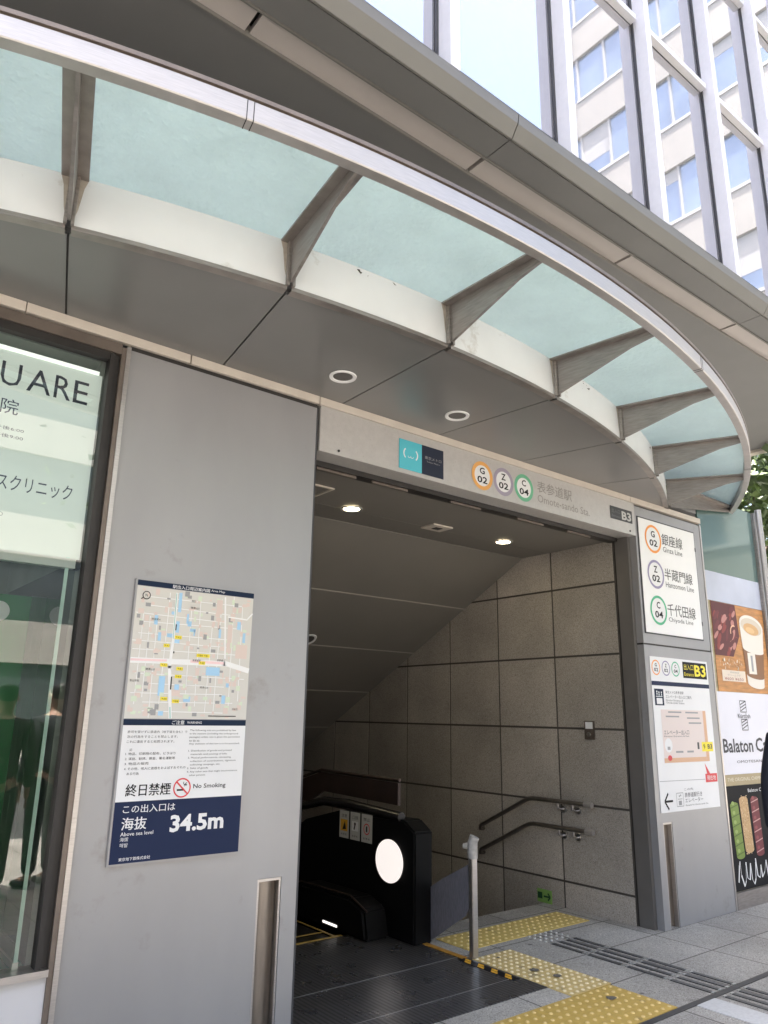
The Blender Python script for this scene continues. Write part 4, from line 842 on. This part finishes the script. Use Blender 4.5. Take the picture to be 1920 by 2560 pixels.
dr = MB().box(-6, 8.5, -.932, -.898, .001, .004); tag(dr.build('drain_slot', mat('drain steel', (.10,.10,.10), .5, .6, .2, 20)), 'long dark drain slot crossing the pavement along the entrance', 'drain')
struct(MB().box(4.28, 4.47, -3, -.934, .0, .0042).build('pale_paving_band', mat('pale paving', (.55,.55,.54), .6, 0, .1, 60)))

# ------------------------------------------------------------------ trees
def tree(x, y, h, cr, label, name='street_tree', seed=1, n=1500, group=None, cz=None, sq=.8, leaf=.16):
    rr = random.Random(seed); t = thing(name, label, 'tree', (x, y, 0), group)
    cz = cz or h-cr*sq*.9
    b = MB(); b.cyl((x, y, 0), (x+.05, y, cz*.75), .16, .10, 10)
    base = Vector((x+.05, y, cz*.72)); cl = []
    for k in range(11):
        a = rr.uniform(0, 6.28); ph = rr.uniform(-.3, 1.2); p = Vector((x, y, cz))+Vector((math.cos(a)*math.cos(ph), math.sin(a)*math.cos(ph), math.sin(ph)*sq))*cr*rr.uniform(.5, .95)
        b.cyl(base, base.lerp(p, .6), .06, .03, 6); b.cyl(base.lerp(p, .6), p, .03, .008, 5); cl.append(p)
        for q in range(2):
            cl.append(p+Vector((rr.gauss(0, 1), rr.gauss(0, 1), rr.gauss(0, .8)))*cr*.28)
    b.build('trunk', bark, t)
    c = MB()
    for i in range(n):
        p = rr.choice(cl); s = cr*.2
        q = p+Vector((rr.gauss(0, s), rr.gauss(0, s), rr.gauss(0, s*.8)))
        u = Vector((rr.gauss(0, 1), rr.gauss(0, 1), rr.gauss(0, .6))).normalized(); v = u.orthogonal(); v.rotate(Matrix.Rotation(rr.uniform(0, 6.28), 3, u))
        L = leaf*rr.uniform(.6, 1.3); ww = v.cross(u)
        c.add([q-u*L*.5, q+v*L*.28+ww*L*.05, q+u*L*.5, q-v*L*.28+ww*L*.05], [(0,1,2,3)], 0 if rr.random() < .65 else 1)
    c.build('crown', [leafa, leafb], t)
tree(13.6, 3.6, 7.6, 2.9, 'leafy green tree beyond the cafe corner pole', seed=4, n=5200, cz=4.6, sq=1.1, leaf=.22)
tree(17.5, 5.2, 9, 3.6, 'second leafy tree further back behind the first one', seed=9, n=3600, cz=5, sq=1.1, leaf=.3)
tree(6.9, -7.6, 7.0, 2.6, 'street tree by the kerb opposite the station entrance', seed=11, n=5200, leaf=.14)
tree(11.5, -8.0, 7.0, 2.4, 'street tree by the kerb beyond the cafe corner', seed=12, n=2000, leaf=.24)
tree(-4.5, -7.6, 7.0, 2.6, 'street tree by the kerb farther left along the road', seed=13, n=4200, leaf=.15)

# ------------------------------------------------------------------ buildings seen mirrored in the glass
cb = thing('corner_building', 'cream office block with long blue window bands and a rounded corner, mirrored in the glass', 'building', (27, -10, 0))
X0, YE, YN, RC = 22., -14.4, 4., 1.7
def outline(off):
    p = [(X0+off, YN)]
    for i in range(9):
        a = math.pi/2*i/8; p.append((X0+RC-(RC-off)*math.cos(a), YE+RC-(RC-off)*math.sin(a)))
    p += [(36, YE+off), (36, YN)]; return p
fnz = lambda a, c, d: Vector((a, c, d))
flo = [2.75+3.96*k for k in range(0, 9)]
zprev = 0
for k, z in enumerate(flo):
    MB().prism(outline(0), fnz, zprev, z-.003).build('spandrel', creamb, cb); MB().prism(outline(.12), fnz, z, z+2.2-.003).build('window_band', bluew, cb); zprev = z+2.2
MB().prism(outline(0), fnz, zprev, zprev+2.2).build('parapet', creamb, cb)
b = MB(); dk_ = gasket; wf = creamb
for k, z in enumerate(flo):
    b.box(X0-.04, X0+.10, YE+RC, YN, z-.10, z+.02)
    for q in range(12):
        y = YE+RC+1.32*q; b.box(X0+.06, X0+.115, y, y+.06, z+.03, z+2.19)
b.build('window_frame', mat('white frame', (.52,.52,.50), .5), cb)
bl = random.Random(6)
for k, z in enumerate(flo):
    b = MB()
    for q in range(12):
        y = YE+RC+1.32*q
        if bl.random() < .45: b.box(X0+.112, X0+.119, y+.07, y+1.31, z+2.17-bl.choice((.5, .9, 1.4, 2.1)), z+2.17)
    b.build('roller_blind', mat('pale blind', (.42,.42,.40), .7), cb)
b = MB()
for q in range(13):
    y = YE+RC+1.32*q+.02; b.box(X0-.004, X0+.01, y, y+.02, .1, 37)
b.build('panel_joint', mat('joint grey', (.35,.34,.31), .6), cb)
ob = thing('opposite_building', 'grey tiled building across the road, mirrored in the shop window', 'building', (-4, -28, 0))
zprev = 0
for k in range(7):
    z = .8+3.4*k; MB().box(-30, 14, -34, -22, zprev, z-.003).build('wall', mat('tile grey', (.42,.40,.37), .6, 0, .1, 1), ob); MB().box(-29.9, 13.9, -34, -22.12, z, z+2.1-.003).build('window_band', mat('dim window', (.10,.12,.13), .15, .3, .2, .4), ob); zprev = z+2.1
MB().box(-30, 14, -34, -22, zprev, zprev+1.6).build('parapet', MATS['tile grey'], ob)

# ------------------------------------------------------------------ people
def skinmesh(name, pts, edges, parent, m_, sub=2, root=0):
    me = bpy.data.meshes.new(name); off = ORG[parent.name]
    me.from_pydata([tuple(Vector(p[:3])) for p in pts], edges, [])
    o = bpy.data.objects.new(name, me); COL.objects.link(o)
    md = o.modifiers.new('s', 'SKIN'); md.use_smooth_shade = True
    sv = me.skin_vertices[0].data
    for i, p in enumerate(pts): sv[i].radius = (p[3], p[4] if len(p) > 4 else p[3]); sv[i].use_root = (i == root)
    ss = o.modifiers.new('u', 'SUBSURF'); ss.levels = sub; ss.render_levels = sub
    dg = bpy.context.evaluated_depsgraph_get(); dg.update()
    me2 = bpy.data.meshes.new_from_object(o.evaluated_get(dg)); bpy.data.objects.remove(o); me2.name = name
    me2.materials.clear(); me2.materials.append(m_); me2.shade_smooth()
    o2 = bpy.data.objects.new(name, me2); COL.objects.link(o2); o2.parent = parent
    return o2
skin = mat('skin', (.50,.31,.22), .5, 0, .06, 20); hair_m = mat('hair', (.012,.01,.009), .5, 0, .2, 60); coat = mat('navy cloth', (.010,.012,.022), .8, 0, .2, 40); trou = mat('dark trousers', (.03,.03,.035), .8, 0, .2, 40); shoe = mat('shoe leather', (.02,.018,.016), .4)
def person(x, y, rot, label, h=1.0, cloth=coat):
    """standing figure built facing -y at the origin, then turned and placed"""
    t = thing('person', label, 'person', (0, 0, 0)); ORG[t.name] = Vector((0, 0, 0))
    A = [(0,0,.95,.13,.10), (0,0,1.10,.125,.095), (0,-.01,1.28,.15,.105), (0,0,1.42,.11,.08), (0,-.01,1.50,.05,.05), (0,-.02,1.58,.072,.075), (0,-.025,1.66,.078,.09), (0,-.01,1.72,.06,.07)]
    E_ = [(i, i+1) for i in range(7)]
    for s_ in (-1, 1):
        k = len(A); A += [(s_*.17,0,1.41,.06), (s_*.235,.01,1.13,.044), (s_*.25,-.06,.90,.030), (s_*.25,-.075,.83,.036,.02)]; E_ += [(3, k), (k, k+1), (k+1, k+2), (k+2, k+3)]
        for f in range(4):
            q = len(A); yy_ = -.105+.02*f; A += [(s_*.252,yy_+.01,.79,.0095), (s_*.25,yy_,.755-.004*abs(f-1),.0085), (s_*.243,yy_+.004,.725-.006*abs(f-1),.007)]; E_ += [(k+3, q), (q, q+1), (q+1, q+2)]
        q = len(A); A += [(s_*.24,-.115,.82,.010), (s_*.232,-.125,.785,.008)]; E_ += [(k+3, q), (q, q+1)]
        k = len(A); A += [(s_*.09,0,.88,.095), (s_*.10,-.01,.50,.058), (s_*.105,.02,.09,.038), (s_*.11,-.12,.035,.034)]; E_ += [(0, k), (k, k+1), (k+1, k+2), (k+2, k+3)]
    bo = skinmesh('body', A, E_, t, skin)
    Jk = [(0,0,.86,.19,.135), (0,0,1.08,.165,.125), (0,-.01,1.28,.185,.13), (0,0,1.42,.14,.10), (0,0,1.475,.075,.07)]; JE = [(0,1),(1,2),(2,3),(3,4)]
    for s_ in (-1, 1):
        k = len(Jk); Jk += [(s_*.185,0,1.40,.082), (s_*.245,.012,1.13,.064), (s_*.255,-.05,.92,.050), (s_*.256,-.06,.885,.047)]; JE += [(3,k),(k,k+1),(k+1,k+2),(k+2,k+3)]
    skinmesh('jacket', Jk, JE, t, cloth)
    Tk = [(0,0,.95,.15,.12)]; TE = []
    for s_ in (-1, 1):
        k = len(Tk); Tk += [(s_*.095,0,.85,.11), (s_*.10,-.005,.50,.078), (s_*.105,.02,.10,.062)]; TE += [(0,k),(k,k+1),(k+1,k+2)]
    skinmesh('trousers', Tk, TE, t, trou)
    for s_ in (-1, 1): skinmesh('shoe', [(s_*.108,.05,.045,.045,.04), (s_*.108,-.06,.04,.046,.036), (s_*.112,-.17,.032,.04,.028)], [(0,1),(1,2)], t, shoe, 2, 1)
    skinmesh('hair', [(0,.035,1.60,.078,.065), (0,.03,1.69,.098,.105), (0,-.01,1.745,.085,.095)], [(0,1),(1,2)], t, hair_m)
    b = MB()
    for s_ in (-1, 1): b.cyl((s_*.032,-.107,1.655), (s_*.032,-.114,1.655), .011, .006, 10)
    b.build('eye', hair_m, t); MB().add([(-.012,-.108,1.615), (.012,-.108,1.615), (0,-.132,1.62), (0,-.108,1.655)], [(0,1,2),(0,2,3),(1,3,2)]).build('nose', skin, t)
    MB().box(-.022, .022, -.1, -.094, 1.583, 1.591).build('mouth', mat('lips', (.35,.14,.12), .5), t)
    for s_ in (-1, 1): MB().cyl((s_*.075,-.01,1.64), (s_*.09,-.005,1.64), .026, .02, 12).build('ear', skin, t)
    t.location = (x, y, 0); t.rotation_euler = (0, 0, rot); t.scale = (h, h, h)
    return t
person(4.978, -1.414, R(114), 'person in a dark navy jacket passing at the right edge of the picture', 1.0)
person(1.6, -3.72, R(15), 'dark clothed person on the pavement mirrored in the shop window', .98, mat('charcoal cloth', (.02,.02,.022), .8))
person(2.1, -4.02, R(-25), 'second dark clothed person mirrored in the shop window closer to the frame', 1.0, mat('slate cloth', (.03,.034,.04), .8))
